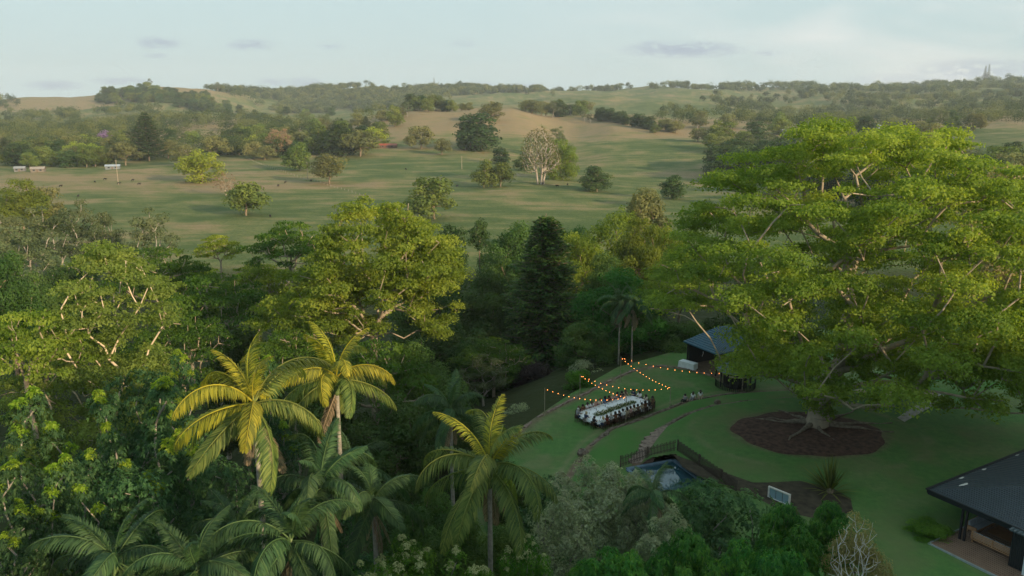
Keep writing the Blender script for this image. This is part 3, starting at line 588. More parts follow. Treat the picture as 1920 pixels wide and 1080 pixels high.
def lawn_h(x, y):
    d0, i0 = polydist(x, y, PLAT); d1, i1 = polydist(x, y, P1); d2, i2 = polydist(x, y, P2)
    s1 = np.where(i1, d1, -d1); s2 = np.where(i2, d2, -d2)
    h = .7*smooth(s1, -.1, 1.9)+.7*smooth(s2, -.1, 1.3)+.12*(fbm(x/6, y/6)-.5)
    return h-np.where(i0, 0, smooth(d0, 0, 3)*3.0)
def lz(x, y): return float(lawn_h(np.array([x]), np.array([y]))[0])
def lawn_at(px, py):
    z = 0.7
    for _ in range(6): p = atz(px, py, z); z = lz(p[0], p[1])
    return np.array((p[0], p[1], z))
xs = np.arange(-12, 84, .24); ys = np.arange(44, 128, .24); XX, YY = np.meshgrid(xs, ys); ZZ = lawn_h(XX.ravel(), YY.ravel())
xr, yr = XX.ravel(), YY.ravel(); dE0 = linedist(xr, yr, E0); dE1 = linedist(xr, yr, E1); dE2 = linedist(xr, yr, E2)
d1, i1 = polydist(xr, yr, P1); d2, i2 = polydist(xr, yr, P2); wv = fbm(xr/1.5, yr/1.5)
soil = np.maximum.reduce([np.clip(1.5-dE1/(.15+.5*wv), 0, 1)*(dE1 < .9), np.clip(1.5-dE2/(.18+.45*wv), 0, 1), np.clip(1.4-dE0/(.3+.8*wv), 0, 1)*.75])
rim = np.abs(np.hypot((xr-RC[0])/RA, (yr-RC[1])/RB)-1)*7
soil = np.maximum(soil, .55*np.clip(1-rim/(.5+.6*wv), 0, 1))
band = np.hypot((xr-RC[0])/RA, (yr-RC[1])/RB); wear = .55*np.exp(-((band-1.55)/.08)**2)*smooth(fbm(xr/2, yr/2+9), .4, .7)+.5*smooth(fbm(xr/3.2+8, yr/3.2), .55, .75)*(1-i1*1.0)+.35*smooth(fbm(xr/5+2, yr/5+2), .55, .8)
shed = atz(1330, 905, 1)[:2]
wear += .9*np.exp(-((np.abs(dE1-1.1))/.35)**2)*(~i1)*.7
lush = np.clip((smooth(np.where(i1, d1, 0), .1, 1.0)-smooth(np.where(i1, d1, 0), 4, 9))*.9+(fbm(xr/4, yr/4)-.5), 0, 1)
PC = atz(1262, 864, .8)[:2]; PE1 = np.array((.37, -.93)); PE2 = np.array((-.93, -.37))
pa = (xr-PC[0])*PE1[0]+(yr-PC[1])*PE1[1]; pb = (xr-PC[0])*PE2[0]+(yr-PC[1])*PE2[1]; inpool = (pa > -.2) & (pa < 6.2) & (pb > -.2) & (pb < 5.2)
inside = polydist(xr, yr, PLAT); ok = ((inside[1] | (inside[0] < 2.6)) & ~inpool & (xr > -.052*yr)).reshape(XX.shape)
ii = np.arange(XX.size).reshape(XX.shape); q = np.stack([ii[:-1, :-1], ii[:-1, 1:], ii[1:, 1:], ii[1:, :-1]], -1)
keep = ok[:-1, :-1] & ok[1:, 1:] & ok[:-1, 1:] & ok[1:, :-1]; q = q[keep]
me = mesh('lawn', np.stack([xr, yr, ZZ], 1), quads=q, attr={'soil': soil, 'wear': wear, 'lush': lush}, smoothf=True)
m = bpy.data.materials.new('lawn_grass'); m.use_nodes = True; t = m.node_tree; b = t.nodes['Principled BSDF']; b.inputs['Roughness'].default_value = .9; b.inputs['Specular IOR Level'].default_value = .15
c = N(t, 'ShaderNodeTexCoord'); n = N(t, 'ShaderNodeTexNoise'); n.inputs['Scale'].default_value = 1.3; n.inputs['Detail'].default_value = 8; n.inputs['Roughness'].default_value = .7; L(t, c.outputs['Object'], n.inputs[0])
def mixrgb(t, fac, a, b_):
    x = N(t, 'ShaderNodeMix', data_type='RGBA'); L(t, fac, x.inputs[0])
    for k, v in ((6, a), (7, b_)):
        if isinstance(v, tuple): x.inputs[k].default_value = (*v, 1)
        else: L(t, v, x.inputs[k])
    return x.outputs[2]
at = lambda k: N(t, 'ShaderNodeAttribute', attribute_name=k).outputs['Fac']
nf = MA(t, 'MULTIPLY_ADD', n.outputs[0], 2.6, -.8, clamp=True)
g = mixrgb(t, nf, (.054, .138, .036), (.098, .200, .052)); g = mixrgb(t, at('lush'), g, (.062, .165, .034))
g = mixrgb(t, MA(t, 'MULTIPLY', at('wear'), MA(t, 'MULTIPLY_ADD', nf, .7, .5), clamp=True), g, (.200, .190, .105))
n7 = N(t, 'ShaderNodeTexNoise'); n7.inputs['Scale'].default_value = .22; n7.inputs['Detail'].default_value = 6; L(t, c.outputs['Object'], n7.inputs[0]); g = mixrgb(t, MA(t, 'MULTIPLY_ADD', n7.outputs[0], 3.2, -1.45, clamp=True), g, (.125, .150, .060))
so = mixrgb(t, nf, (.085, .050, .034), (.23, .175, .125)); g = mixrgb(t, at('soil'), g, so); L(t, g, b.inputs['Base Color'])
bp = N(t, 'ShaderNodeBump'); bp.inputs['Strength'].default_value = .6; bp.inputs['Distance'].default_value = .12; n5 = N(t, 'ShaderNodeTexNoise'); n5.inputs['Scale'].default_value = 9; L(t, c.outputs['Object'], n5.inputs[0]); L(t, n5.outputs[0], bp.inputs['Height']); L(t, bp.outputs[0], b.inputs['Normal'])
me.materials.append(m); tag(link('lawn', me), 'mown terraced garden lawn with worn edges', 'lawn', kind='structure')
STONE = mat_plain('dark_stone', (.16, .125, .10), .9, .45, 2.2, bump=.6); STEPST = mat_plain('step_stone', (.23, .17, .14), .9, .4, 2.5, bump=.5)
def rocks_on_line(name, P, label, gap, r, seed, mat=STONE, skip=()):
    rng = np.random.RandomState(seed); mb = MB(); seg = np.hypot(*np.diff(P, axis=0).T); cum = np.concatenate([[0], np.cumsum(seg)]); s = 0
    while s < cum[-1]:
        x_ = np.interp(s, cum, P[:, 0])+rng.normal()*.05; y_ = np.interp(s, cum, P[:, 1])+rng.normal()*.05; i = min(len(seg)-1, np.searchsorted(cum, s, 'right')-1)
        e = (P[i+1]-P[i])/seg[i]; l = gap*(.5+.1*rng.rand()); z = lz(x_, y_); w = r*(.8+.5*rng.rand()); h_ = r*(.5+.7*rng.rand())
        if rng.rand() > .12:
            n_ = np.array((-e[1], e[0])); o = np.array((x_, y_)); vs = []
            for zz, k in ((z-.25, 1.05), (z+h_*.6, 1.0), (z+h_, .7)):
                for a_, b_ in ((-1, -1), (0, -1.15), (1, -1), (1.1, 0), (1, 1), (0, 1.12), (-1, 1), (-1.1, 0)):
                    p = o+e*l*a_*k+n_*w*b_*k+rng.normal(size=2)*.05; vs.append((p[0], p[1], zz+rng.normal()*.03))
            fs = [(r_*8+j, r_*8+(j+1) % 8, r_*8+8+(j+1) % 8, r_*8+8+j) for r_ in (0, 1) for j in range(8)]+[tuple(range(16, 24))]
            mb.add(vs, fs)
        s += gap
    return tag(mb.obj(name, mat), label, 'stone edging')
rocks_on_line('stone_edging', E1[2:-2], 'dark stone edging between the table lawn and the upper grass bank', .8, .16, 1)
rocks_on_line('stone_edging', E2[2:-1], 'dark stone edging along the top of the bright grass bank', .75, .2, 2)
rocks_on_line('stone_edging', E0[3:-2], 'pale worn edging around the outer rim of the table lawn', .9, .13, 3, STEPST)
st = empty('garden_steps', (*E2[1], lz(*E2[1])), 'flight of flat brown stone steps climbing beside the pool fence', 'steps')
rng = np.random.RandomState(8); o0 = np.array(st.location)
for k in range(9):
    p = lawn_at(1203+k*4.4+k*k*.1, 862-k*7.0); mb = MB(); w = 1.15*(.8+.35*rng.rand()); dpt = .52; a = .55+rng.normal()*.12; ex = np.array((cos(a), sin(a)))*w; ey = np.array((-sin(a), cos(a)))*dpt
    vs = [(*(p[:2]+ex*i+ey*j+rng.normal(size=2)*.07-o0[:2]), z_+p[2]-o0[2]) for z_ in (-.35, .10) for i, j in ((-1, -1), (0, -1.2), (1, -1), (1.15, 0), (1, 1), (0, 1.1), (-1, 1), (-1.1, 0))]
    mb.add(vs, [tuple(range(8, 16))]+[(j, (j+1) % 8, 8+(j+1) % 8, 8+j) for j in range(8)]); mb.obj('step', STEPST, st)
for px, py, s in ((1092, 852, 1.0), (1137, 816, .6), (1345, 756, .7), (1215, 850, .6)):
    p = lawn_at(px, py); mb = MB(); rng = np.random.RandomState(px)
    mb.lathe([(.3*s, -.2), (.55*s, 0), (.58*s, .3*s), (.4*s, .55*s), (.1, .62*s)], (0, 0, 0), 9); mb.v = [tuple(np.array(v)*(1+rng.normal(size=3)*.07)) for v in mb.v]
    o = mb.obj('rock', STONE); o.location = p; tag(o, {1092: 'square dark rock at the lower end of the stone edging', 1137: 'flat dark rock just below the dining table', 1345: 'low dark rock on the bright grass bank', 1215: 'small dark rock beside the stone steps'}[px], 'rock')
# mulch ring with roots
n_ = 90; ang = np.linspace(0, 2*pi, n_, endpoint=False); vs = []; rings = [0.02, .25, .5, .75, .9, 1.0]
for k in rings:
    for a in ang: rr_ = k*(1+.03*sin(5*a)+.02*sin(11*a)); x_ = RC[0]+RA*rr_*cos(a); y_ = RC[1]+RB*rr_*sin(a); vs.append((x_, y_, lz(x_, y_)+(.07 if k < 1 else .02)+.02*sin(7*a+9*k)))
fs = [(i*n_+j, i*n_+(j+1) % n_, (i+1)*n_+(j+1) % n_, (i+1)*n_+j) for i in range(len(rings)-1) for j in range(n_)]+[tuple(range(n_))]
MUL = mat_plain('bark_mulch', (.072, .038, .028), .95, .6, 2.2, bump=.8)
tag(link('mulch_bed', mesh('mulch_bed', vs, fs), mat=MUL), 'oval bed of reddish bark mulch under the giant tree', 'mulch bed', kind='structure')
TB = np.array((33.2, 82.0)); TZ = lz(*TB)
# soil bed by the pool fence
bp_ = [lawn_at(a, b) for a, b in ((1262, 852), (1300, 868), (1345, 888), (1400, 905), (1440, 905), (1500, 902), (1560, 915), (1595, 935), (1600, 960), (1540, 975), (1470, 960), (1400, 925), (1330, 905), (1280, 876))]
c0 = np.mean(bp_, 0); vs = [c0+(0, 0, .05)]+[p+(0, 0, .03) for p in bp_]
tag(link('garden_bed', mesh('garden_bed', vs, [(0, i+1, (i+1) % len(bp_)+1) for i in range(len(bp_))]), mat=mat_plain('bed_soil', (.050, .040, .026), .95, .5, 1.5, bump=.6)), 'bare brown soil bed beside the pool fence and spiky plant', 'garden bed', kind='structure')
pth = [lawn_at(a, b) for a, b in ((1682, 784), (1696, 792), (1742, 766), (1772, 744), (1760, 738), (1730, 752))]
tag(link('garden_path', mesh('garden_path', [p+(0, 0, .06) for p in pth], [(0, 1, 2, 5), (5, 2, 3, 4)]), mat=mat_plain('path_stone', (.34, .33, .31), .9, .3, 2)), 'short grey stone path crossing the lawn', 'path', kind='structure')
CREAM = mat_plain('sandstone', (.62, .50, .38), .85, .2, 2, bump=.3)
for i, (px, py, s, lab) in enumerate(((1612, 738, .75, 'cream boulder nearest the trunk on the dark lawn'), (1667, 741, .72, 'middle cream boulder under the giant tree'), (1741, 742, .7, 'cream boulder beside the grey stone path'))):
    p = lawn_at(px, py); rng = np.random.RandomState(i); mb = MB().lathe([(.5, -.2), (.95, 0), (1.0, .3), (.7, .62), (.2, .78)], n=10); mb.v = [tuple(np.array(v)*s*(1.15, .8, 1)*(1+rng.normal(size=3)*.06)) for v in mb.v]
    o = mb.obj('boulder', CREAM, sm=True); o.location = p; tag(o, lab, 'boulder')
# ---------------------------------------------------------------- giant trees
def hero(name, loc, label, cfun, leafm, leafs, dens, r0, fork, seed, seg, maxn, bark=PALEBARK, twigs=0, **kw):
    rng = np.random.RandomState(seed); C, Rp = cfun(rng); r_ = empty(name, loc, label, 'tree')
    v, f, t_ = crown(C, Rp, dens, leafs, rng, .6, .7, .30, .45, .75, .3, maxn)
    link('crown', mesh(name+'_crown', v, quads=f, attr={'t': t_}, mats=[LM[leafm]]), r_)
    T = C-np.array((0, 0, .6))*Rp
    if twigs: T = np.concatenate([T, (C+rng.normal(size=C.shape)*Rp*(.6, .6, .3))[rng.permutation(len(C))[:twigs]]])
    sv_, sf = skeleton(rng, T, (0, 0, -1.5), fork, r0, seg=seg, **kw); link('trunk', mesh(name+'_trunk', sv_, quads=sf, smoothf=True, mats=[bark]), r_); return r_
def giant(rng):
    C, R1 = plates(rng, 430, 21.8, 8.0, 32.6, 2.3, .38, (4.2, 2.0), .15, .95); C2, R2 = plates(rng, 150, 19, 3.5, 11, 1.9, .5, (4.0, -1.0), .12)
    C3 = np.stack([rng.uniform(-3.5, 4, 36), rng.uniform(-5, -2, 36), rng.uniform(3.2, 11, 36)], 1); s3 = rng.uniform(.9, 1.5, (36, 1)); C = np.concatenate([C, C2, C3]); R1 = np.concatenate([R1, R2, s3*(1, 1, .6)]); w = C+np.array((TB[0], TB[1], TZ)); e = np.arctan2(H-w[:, 2], w[:, 1])
    py = 540+FPX*np.tan(e-PITCH); px = 960+FPX*w[:, 0]/(w[:, 1]*cos(PITCH)+(H-w[:, 2])*sin(PITCH)); u_ = rng.rand(len(C))
    hollow = fbm(C[:, 0]/4.5+50, C[:, 2]/2.6+C[:, 1]/7+50, 2) < .35      # open pockets between the limbs
    drop = (C[:, 2] < 2.2) | ((px < 1460) & (py > 718)) | ((px < 1330) & (py > 655)) | ((px < 1400) & (py > 585) & (py < 668) & (u_ < .78)) | ((px < 1320) & (py > 590)) | ((py > 700) & (px < 1700) & (np.abs(px-1560) > 75) & (u_ < .6)) | (py > 835) | ((py > np.where(np.abs(px-1545) < 70, 792, 772)) & (px > 1420) & (px < 1700)) | ((py > 770) & (px > 1700)) | (hollow & (C[:, 2] < 26))
    return C[~drop], R1[~drop]
gt = hero('giant_tree', (TB[0], TB[1], TZ), 'enormous spreading umbrella tree with pale twisting limbs filling the right of the view', giant, 'rain', .29, 2.0, 1.1, (.6, .4, 3.4), 5, 1.9, 520000, twigs=240, lam=.42, wob=.17, expo=.53, tipr=.035, arch=.12, sides=9, flare=1.2)
mb = MB(); rng = np.random.RandomState(4)
for k in range(8):
    a = k*.79+rng.normal()*.35; pts = []; r_ = []; ln = 3+3.5*rng.rand(); aa = a
    for j in range(8):
        u = j/7; aa += rng.normal()*.14; x_ = cos(a)*ln*u*1.2+cos(aa)*u*1.2; y_ = (sin(a)*ln*u+sin(aa)*u*1.2)*.85; pts.append((x_, y_, lz(TB[0]+x_, TB[1]+y_)-TZ+.4*(1-u)**3+.03+.1*sin(j*1.9+k))); r_.append(.26*(1-u)**1.3+.07)
    mb.tube(pts, r_, 7)
mb.obj('roots', mat_plain('root_bark', (.17, .14, .11), .9, .4, 3, bump=.4), gt, True)
def lefty(rng):
    C, R1 = plates(rng, 120, 9.3, 21.5, 36, 1.9, .42, (1.6, -1)); C2, R2 = plates(rng, 42, 7, 18, 27, 1.8, .4, (-7.5, 1)); C2[:, 2] -= 0; C3 = np.array([(7.6, -1, 20.5), (8.8, -1.5, 19.5), (6.6, -2, 21), (9.4, 0, 21), (7.4, 0, 19)]); R3 = np.full((5, 3), 1.5)*(1, 1, .45)
    return np.concatenate([C, C2, C3]), np.concatenate([R1, R2, R3])
x_ = -17.3; zt = hz1(x_, 95); hero('umbrella_tree', (x_, 95, zt), 'big golden lit umbrella tree with a bare tan trunk left of centre', lambda r: (lambda c, s: (c+np.array((0, 0, 24.5-zt-36+.4)), s))(*lefty(r)), 'rain', .32, 2.2, .5, (.2, 0, 19-(zt+11.3)), 6, 1.6, 200000, twigs=90, lam=.4, wob=.16, expo=.5, arch=.1)
def pale(rng):
    C, R1 = plates(rng, 45, 5.6, 27, 34.5, 1.5, .3, (1.6, 0)); C2, R2 = plates(rng, 95, 8.5, 14, 27, 1.7, .36, (-.5, -1.5)); return np.concatenate([C, C2]), np.concatenate([R1, R2])
x_ = colx(175, 76); zt = hz1(x_, 76); hero('umbrella_tree', (x_, 76, zt), 'pale yellow flat topped tree with forked white limbs on the left', lambda r: (lambda c, s: (c+np.array((0, 0, 22.6-zt-34.8)), s))(*pale(r)), 'pale', .27, 1.9, .36, (0, 0, 12), 7, 1.3, 150000, twigs=60, lam=.4, wob=.15, expo=.5, bark=mat_plain('cream_bark', (.58, .47, .35), .85, .2, 1.5))
# ---------------------------------------------------------------- forest around the garden
def near(px, pytop, Yd, key, wpx, label, name='forest_tree', group=None, cat='tree', rz=None, dz=-.3):
    tm, cm_, Ht, R = TREES[key]; p = atY(px, pytop, Yd); g = hz1(p[0], Yd); w = wpx/FPX*Yd/.96/2/R; full = (p[2]-g)/Ht; s = min(max(full, w*.8), w*1.2)
    r_ = plant(key, name, (p[0], Yd, g), (w, w, s), label, cat, group, rz, NR)
    for c_ in r_.children: c_.location.z = (p[2]-g)/s-Ht      # crown at its height, the long bole reaches into the ground
    return r_
NR = random.Random(77)
def make_rosette(key, Ht, R, rp, npuff, lmat, seed, nros, L_, W, k=8, droop=.5, z0=.3, flat=1.0, tip=None, ntip=0, tipL=None, bottom=.4, bark=GREYBARK, under=0, r0=None, tgt=None, forkf=.3):
    rng = np.random.RandomState(seed); C, Rp = dome(rng, npuff, R, Ht*z0, Ht, rp, flat, bottom) if tgt is None else tgt(rng)
    P, d, i = puff_points(C, Rp, np.full(len(C), nros//len(C)), rng, .55, .16, .15)
    v, f = rosettes(P, d, k, L_, W, droop, rng); t_ = np.repeat(np.clip(.05+.4*rng.rand(len(C))[i]+.55*rng.rand(len(P)), 0, 1), k); t_ = np.repeat(np.clip(t_+.15*rng.normal(size=len(t_)), 0, 1), 4)
    sv_, sf = skeleton(rng, C, (0, 0, -16), (0, 0, Ht*forkf), r0 or .014*Ht, seg=1.2); parts = [('trunk', mesh(key+'_trunk', sv_, quads=sf, mats=[bark], smoothf=True)), ('crown', mesh(key+'_crown', v, quads=f, attr={'t': t_}, mats=[LM[lmat]]))]
    if tip:
        top = np.argsort(-C[:, 2]-rng.rand(len(C))*Ht*.35)[:ntip]; C2 = C[top]+np.array((0, 0, .8))*Rp[top]; R2 = Rp[top]*.42
        P, d, i = puff_points(C2, R2, np.full(len(C2), 46), rng, .9, .3, .1); v, f = rosettes(P, unit(d+(0, 0, .7)), 5, (tipL or L_), W*1.1, .4, rng)
        parts.append(('new_leaves' if tip == 'young' else 'blossom', mesh(key+'_tips', v, quads=f, attr={'t': np.repeat(rng.rand(len(P)*5), 4)}, mats=[LM[tip]])))
    EXTRA[key] = parts; TREES[key] = (parts[0][1], parts[1][1], Ht, R)
EXTRA = {}
LM['silvertip'] = mat_leaf('pale_tuft', (.22, .25, .15), (.30, .33, .21), (.42, .44, .30), .3, ov=.1)
_plant0 = plant
def plant(key, name, loc, sc, label, cat, group=None, rz=None, rng=random):
    r_ = _plant0(key, name, loc, sc, label, cat, group, rz, rng)
    for nm, me_ in EXTRA.get(key, [])[2:]: link(nm, me_, r_)
    return r_
make_rosette('glossy0', 20, 3.6, 1.15, 62, 'deep', 300, 3600, .34, .12, 7, .5, z0=.12, tip='young', ntip=13, tipL=.32, bottom=.5, flat=1.2)
make_rosette('glossy1', 20, 3.6, 1.15, 62, 'deep', 301, 3600, .34, .12, 7, .5, z0=.12, tip='young', ntip=8, tipL=.32, bottom=.5, flat=1.2)
make_rosette('glossy2', 14, 4.2, 1.3, 50, 'deep', 302, 3600, .34, .12, 7, .5, z0=.2, bottom=.4)
make_rosette('mango0', 12, 5.4, 1.25, 70, 'mango', 310, 4600, .5, .12, 9, .75, z0=.35, bottom=.3)
make_rosette('mango1', 12, 4.6, 1.1, 60, 'mango', 311, 3800, .48, .12, 9, .75, z0=.35, bottom=.3)
make_rosette('silver0', 12, 5.0, 1.0, 85, 'silver', 320, 6500, .20, .07, 8, .2, z0=.3, tip='silvertip', ntip=40, tipL=.17, bottom=.35)
make_rosette('silver1', 12, 4.6, 1.0, 75, 'silver', 321, 5600, .20, .07, 8, .2, z0=.3, tip='silvertip', ntip=34, tipL=.17, bottom=.35)
make_rosette('creamy0', 11, 3.8, 1.0, 55, 'bright', 330, 4200, .22, .09, 7, .4, z0=.3, tip='cream', ntip=26, tipL=.16, bottom=.35)
make_rosette('creamy1', 11, 4.4, 1.0, 65, 'bright', 331, 4200, .22, .09, 7, .4, z0=.3, tip='cream', ntip=46, tipL=.16, bottom=.35)
make_tree('brightdome', 5, 2.4, .9, 34, .17, 'bright', 340, z0=.1, dens=1.5, bottom=.5, maxn=22000, r0=.12)
make_tree('softshrub', 6, 3.4, 1.1, 34, .18, 'silver', 341, z0=.15, dens=1.2, bottom=.5, maxn=20000, r0=.12)
make_tree('purpleshrub', 9, 5.0, 1.7, 40, .24, 'purple', 342, z0=.12, dens=1.4, bottom=.5, maxn=26000)
make_tree('jade', 17, 8.5, 2.0, 62, .34, 'jade', 343, z0=.2, flat=.75, dens=1.6, bottom=.4, maxn=52000)
make_tree('yellowtree', 11, 4, 1.1, 44, .2, 'straw', 344, z0=.2, dens=1.0, bottom=.4, maxn=26000, r0=.14)
make_bare('twiggy', 12, 2.9, 240, 345, lmat='straw', nl=600, leaf=.2, bark=mat_plain('silver_bark', (.52, .50, .46), .8, .15, 2), r0=.16, z0=.3, tipr=.016)
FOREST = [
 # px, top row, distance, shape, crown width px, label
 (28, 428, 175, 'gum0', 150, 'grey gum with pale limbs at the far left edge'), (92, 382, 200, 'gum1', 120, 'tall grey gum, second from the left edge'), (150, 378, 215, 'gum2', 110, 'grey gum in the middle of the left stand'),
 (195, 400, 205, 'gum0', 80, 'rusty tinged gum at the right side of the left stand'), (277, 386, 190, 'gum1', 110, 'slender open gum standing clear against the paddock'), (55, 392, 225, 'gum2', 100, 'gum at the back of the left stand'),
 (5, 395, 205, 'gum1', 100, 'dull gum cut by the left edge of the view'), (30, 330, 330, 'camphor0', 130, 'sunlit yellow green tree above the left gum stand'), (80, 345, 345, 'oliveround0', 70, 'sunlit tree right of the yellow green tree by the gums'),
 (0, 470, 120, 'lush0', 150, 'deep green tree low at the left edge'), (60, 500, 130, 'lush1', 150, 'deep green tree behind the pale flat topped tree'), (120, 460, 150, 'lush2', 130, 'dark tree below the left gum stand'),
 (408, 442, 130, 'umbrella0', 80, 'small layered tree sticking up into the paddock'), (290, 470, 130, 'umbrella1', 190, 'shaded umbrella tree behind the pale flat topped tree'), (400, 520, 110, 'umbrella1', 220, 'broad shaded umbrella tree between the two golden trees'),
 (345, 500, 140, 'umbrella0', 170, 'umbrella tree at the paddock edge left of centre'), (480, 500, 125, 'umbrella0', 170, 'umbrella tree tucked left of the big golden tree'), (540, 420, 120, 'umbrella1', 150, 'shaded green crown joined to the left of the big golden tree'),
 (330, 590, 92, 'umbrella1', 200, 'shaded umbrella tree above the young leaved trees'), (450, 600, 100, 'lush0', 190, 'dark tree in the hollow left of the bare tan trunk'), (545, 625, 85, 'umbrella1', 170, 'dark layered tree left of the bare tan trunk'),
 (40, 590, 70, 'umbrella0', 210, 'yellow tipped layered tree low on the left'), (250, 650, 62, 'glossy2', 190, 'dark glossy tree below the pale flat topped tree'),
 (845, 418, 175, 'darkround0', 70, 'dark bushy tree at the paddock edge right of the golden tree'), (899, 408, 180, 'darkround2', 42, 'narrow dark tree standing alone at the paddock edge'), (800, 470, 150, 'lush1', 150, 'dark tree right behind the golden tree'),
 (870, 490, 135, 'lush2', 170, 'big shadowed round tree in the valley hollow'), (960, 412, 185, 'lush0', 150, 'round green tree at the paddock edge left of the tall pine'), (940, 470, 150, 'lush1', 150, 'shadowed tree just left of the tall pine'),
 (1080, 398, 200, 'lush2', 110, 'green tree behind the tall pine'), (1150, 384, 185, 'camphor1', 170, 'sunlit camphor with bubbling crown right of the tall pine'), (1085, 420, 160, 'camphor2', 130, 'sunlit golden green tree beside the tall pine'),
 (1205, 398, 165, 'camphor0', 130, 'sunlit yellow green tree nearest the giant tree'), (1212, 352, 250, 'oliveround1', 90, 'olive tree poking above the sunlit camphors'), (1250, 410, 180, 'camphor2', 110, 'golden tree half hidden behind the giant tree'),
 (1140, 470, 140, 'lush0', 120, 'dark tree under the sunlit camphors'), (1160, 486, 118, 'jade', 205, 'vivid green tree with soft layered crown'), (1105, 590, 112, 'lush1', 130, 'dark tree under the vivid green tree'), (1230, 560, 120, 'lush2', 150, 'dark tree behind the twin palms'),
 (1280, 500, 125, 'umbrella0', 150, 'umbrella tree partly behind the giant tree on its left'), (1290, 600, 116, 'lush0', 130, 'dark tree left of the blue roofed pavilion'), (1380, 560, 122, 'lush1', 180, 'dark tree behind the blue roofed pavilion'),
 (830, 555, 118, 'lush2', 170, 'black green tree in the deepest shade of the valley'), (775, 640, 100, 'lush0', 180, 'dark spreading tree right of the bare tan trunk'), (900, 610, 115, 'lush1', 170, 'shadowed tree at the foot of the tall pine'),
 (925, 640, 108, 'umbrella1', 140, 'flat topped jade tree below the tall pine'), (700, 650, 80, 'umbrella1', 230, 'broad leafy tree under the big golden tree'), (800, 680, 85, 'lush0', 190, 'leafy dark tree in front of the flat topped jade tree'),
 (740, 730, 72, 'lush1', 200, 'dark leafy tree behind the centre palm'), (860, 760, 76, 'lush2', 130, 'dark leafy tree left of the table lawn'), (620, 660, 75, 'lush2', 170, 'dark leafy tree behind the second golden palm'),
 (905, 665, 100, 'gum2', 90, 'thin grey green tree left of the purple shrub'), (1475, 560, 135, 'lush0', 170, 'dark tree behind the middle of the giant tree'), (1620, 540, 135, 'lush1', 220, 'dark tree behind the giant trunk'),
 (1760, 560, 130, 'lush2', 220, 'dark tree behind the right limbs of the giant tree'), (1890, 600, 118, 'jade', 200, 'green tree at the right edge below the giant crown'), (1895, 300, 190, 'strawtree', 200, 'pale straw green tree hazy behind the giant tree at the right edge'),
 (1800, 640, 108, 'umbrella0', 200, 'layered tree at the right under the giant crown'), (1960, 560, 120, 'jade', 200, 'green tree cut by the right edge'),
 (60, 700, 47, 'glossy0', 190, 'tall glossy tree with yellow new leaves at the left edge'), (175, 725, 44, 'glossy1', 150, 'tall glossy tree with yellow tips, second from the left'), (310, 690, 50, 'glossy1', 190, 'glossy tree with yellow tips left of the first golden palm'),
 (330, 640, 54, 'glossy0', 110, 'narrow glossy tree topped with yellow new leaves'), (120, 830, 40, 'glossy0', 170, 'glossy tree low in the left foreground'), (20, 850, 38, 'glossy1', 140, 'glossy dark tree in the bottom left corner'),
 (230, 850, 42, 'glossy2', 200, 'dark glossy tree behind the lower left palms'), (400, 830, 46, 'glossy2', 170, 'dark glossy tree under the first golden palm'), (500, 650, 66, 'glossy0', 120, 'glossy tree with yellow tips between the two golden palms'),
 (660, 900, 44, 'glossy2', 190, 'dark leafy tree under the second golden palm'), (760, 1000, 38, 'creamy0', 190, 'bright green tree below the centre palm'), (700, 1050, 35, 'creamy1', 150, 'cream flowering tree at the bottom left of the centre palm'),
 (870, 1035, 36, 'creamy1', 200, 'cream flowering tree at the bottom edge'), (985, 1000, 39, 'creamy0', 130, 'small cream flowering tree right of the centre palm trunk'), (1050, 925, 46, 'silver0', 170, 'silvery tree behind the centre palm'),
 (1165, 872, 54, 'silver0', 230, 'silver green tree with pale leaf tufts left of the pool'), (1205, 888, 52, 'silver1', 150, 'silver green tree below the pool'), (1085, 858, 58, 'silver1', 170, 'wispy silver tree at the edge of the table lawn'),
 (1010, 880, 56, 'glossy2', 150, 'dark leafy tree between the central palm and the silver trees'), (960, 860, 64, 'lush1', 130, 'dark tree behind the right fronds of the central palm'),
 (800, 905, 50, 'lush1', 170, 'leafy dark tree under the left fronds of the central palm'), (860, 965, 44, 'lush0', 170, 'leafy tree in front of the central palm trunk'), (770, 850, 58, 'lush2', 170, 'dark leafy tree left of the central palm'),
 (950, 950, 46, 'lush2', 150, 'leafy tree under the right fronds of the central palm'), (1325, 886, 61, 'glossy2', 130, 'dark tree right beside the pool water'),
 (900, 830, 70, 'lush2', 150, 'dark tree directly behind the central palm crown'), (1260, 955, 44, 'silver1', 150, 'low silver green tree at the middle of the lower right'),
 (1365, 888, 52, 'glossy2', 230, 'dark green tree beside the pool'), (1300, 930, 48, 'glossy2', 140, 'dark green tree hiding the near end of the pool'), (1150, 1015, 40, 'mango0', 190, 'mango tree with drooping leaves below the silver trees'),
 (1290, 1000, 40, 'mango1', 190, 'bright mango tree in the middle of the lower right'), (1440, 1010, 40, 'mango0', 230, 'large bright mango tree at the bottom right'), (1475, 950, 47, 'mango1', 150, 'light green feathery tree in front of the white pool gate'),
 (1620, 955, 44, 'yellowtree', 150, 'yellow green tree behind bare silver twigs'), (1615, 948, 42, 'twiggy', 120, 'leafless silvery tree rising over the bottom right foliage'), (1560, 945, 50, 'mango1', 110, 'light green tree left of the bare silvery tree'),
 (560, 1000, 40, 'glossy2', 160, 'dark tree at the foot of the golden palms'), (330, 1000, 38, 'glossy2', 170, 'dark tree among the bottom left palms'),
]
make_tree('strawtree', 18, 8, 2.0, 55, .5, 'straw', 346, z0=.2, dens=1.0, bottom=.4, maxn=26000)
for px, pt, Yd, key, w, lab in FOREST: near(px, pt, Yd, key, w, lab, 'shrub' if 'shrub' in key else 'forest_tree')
near(1024, 400, 132, 'hoop', 235, 'tall dark conical pine rising from the valley in the centre', 'pine_tree')
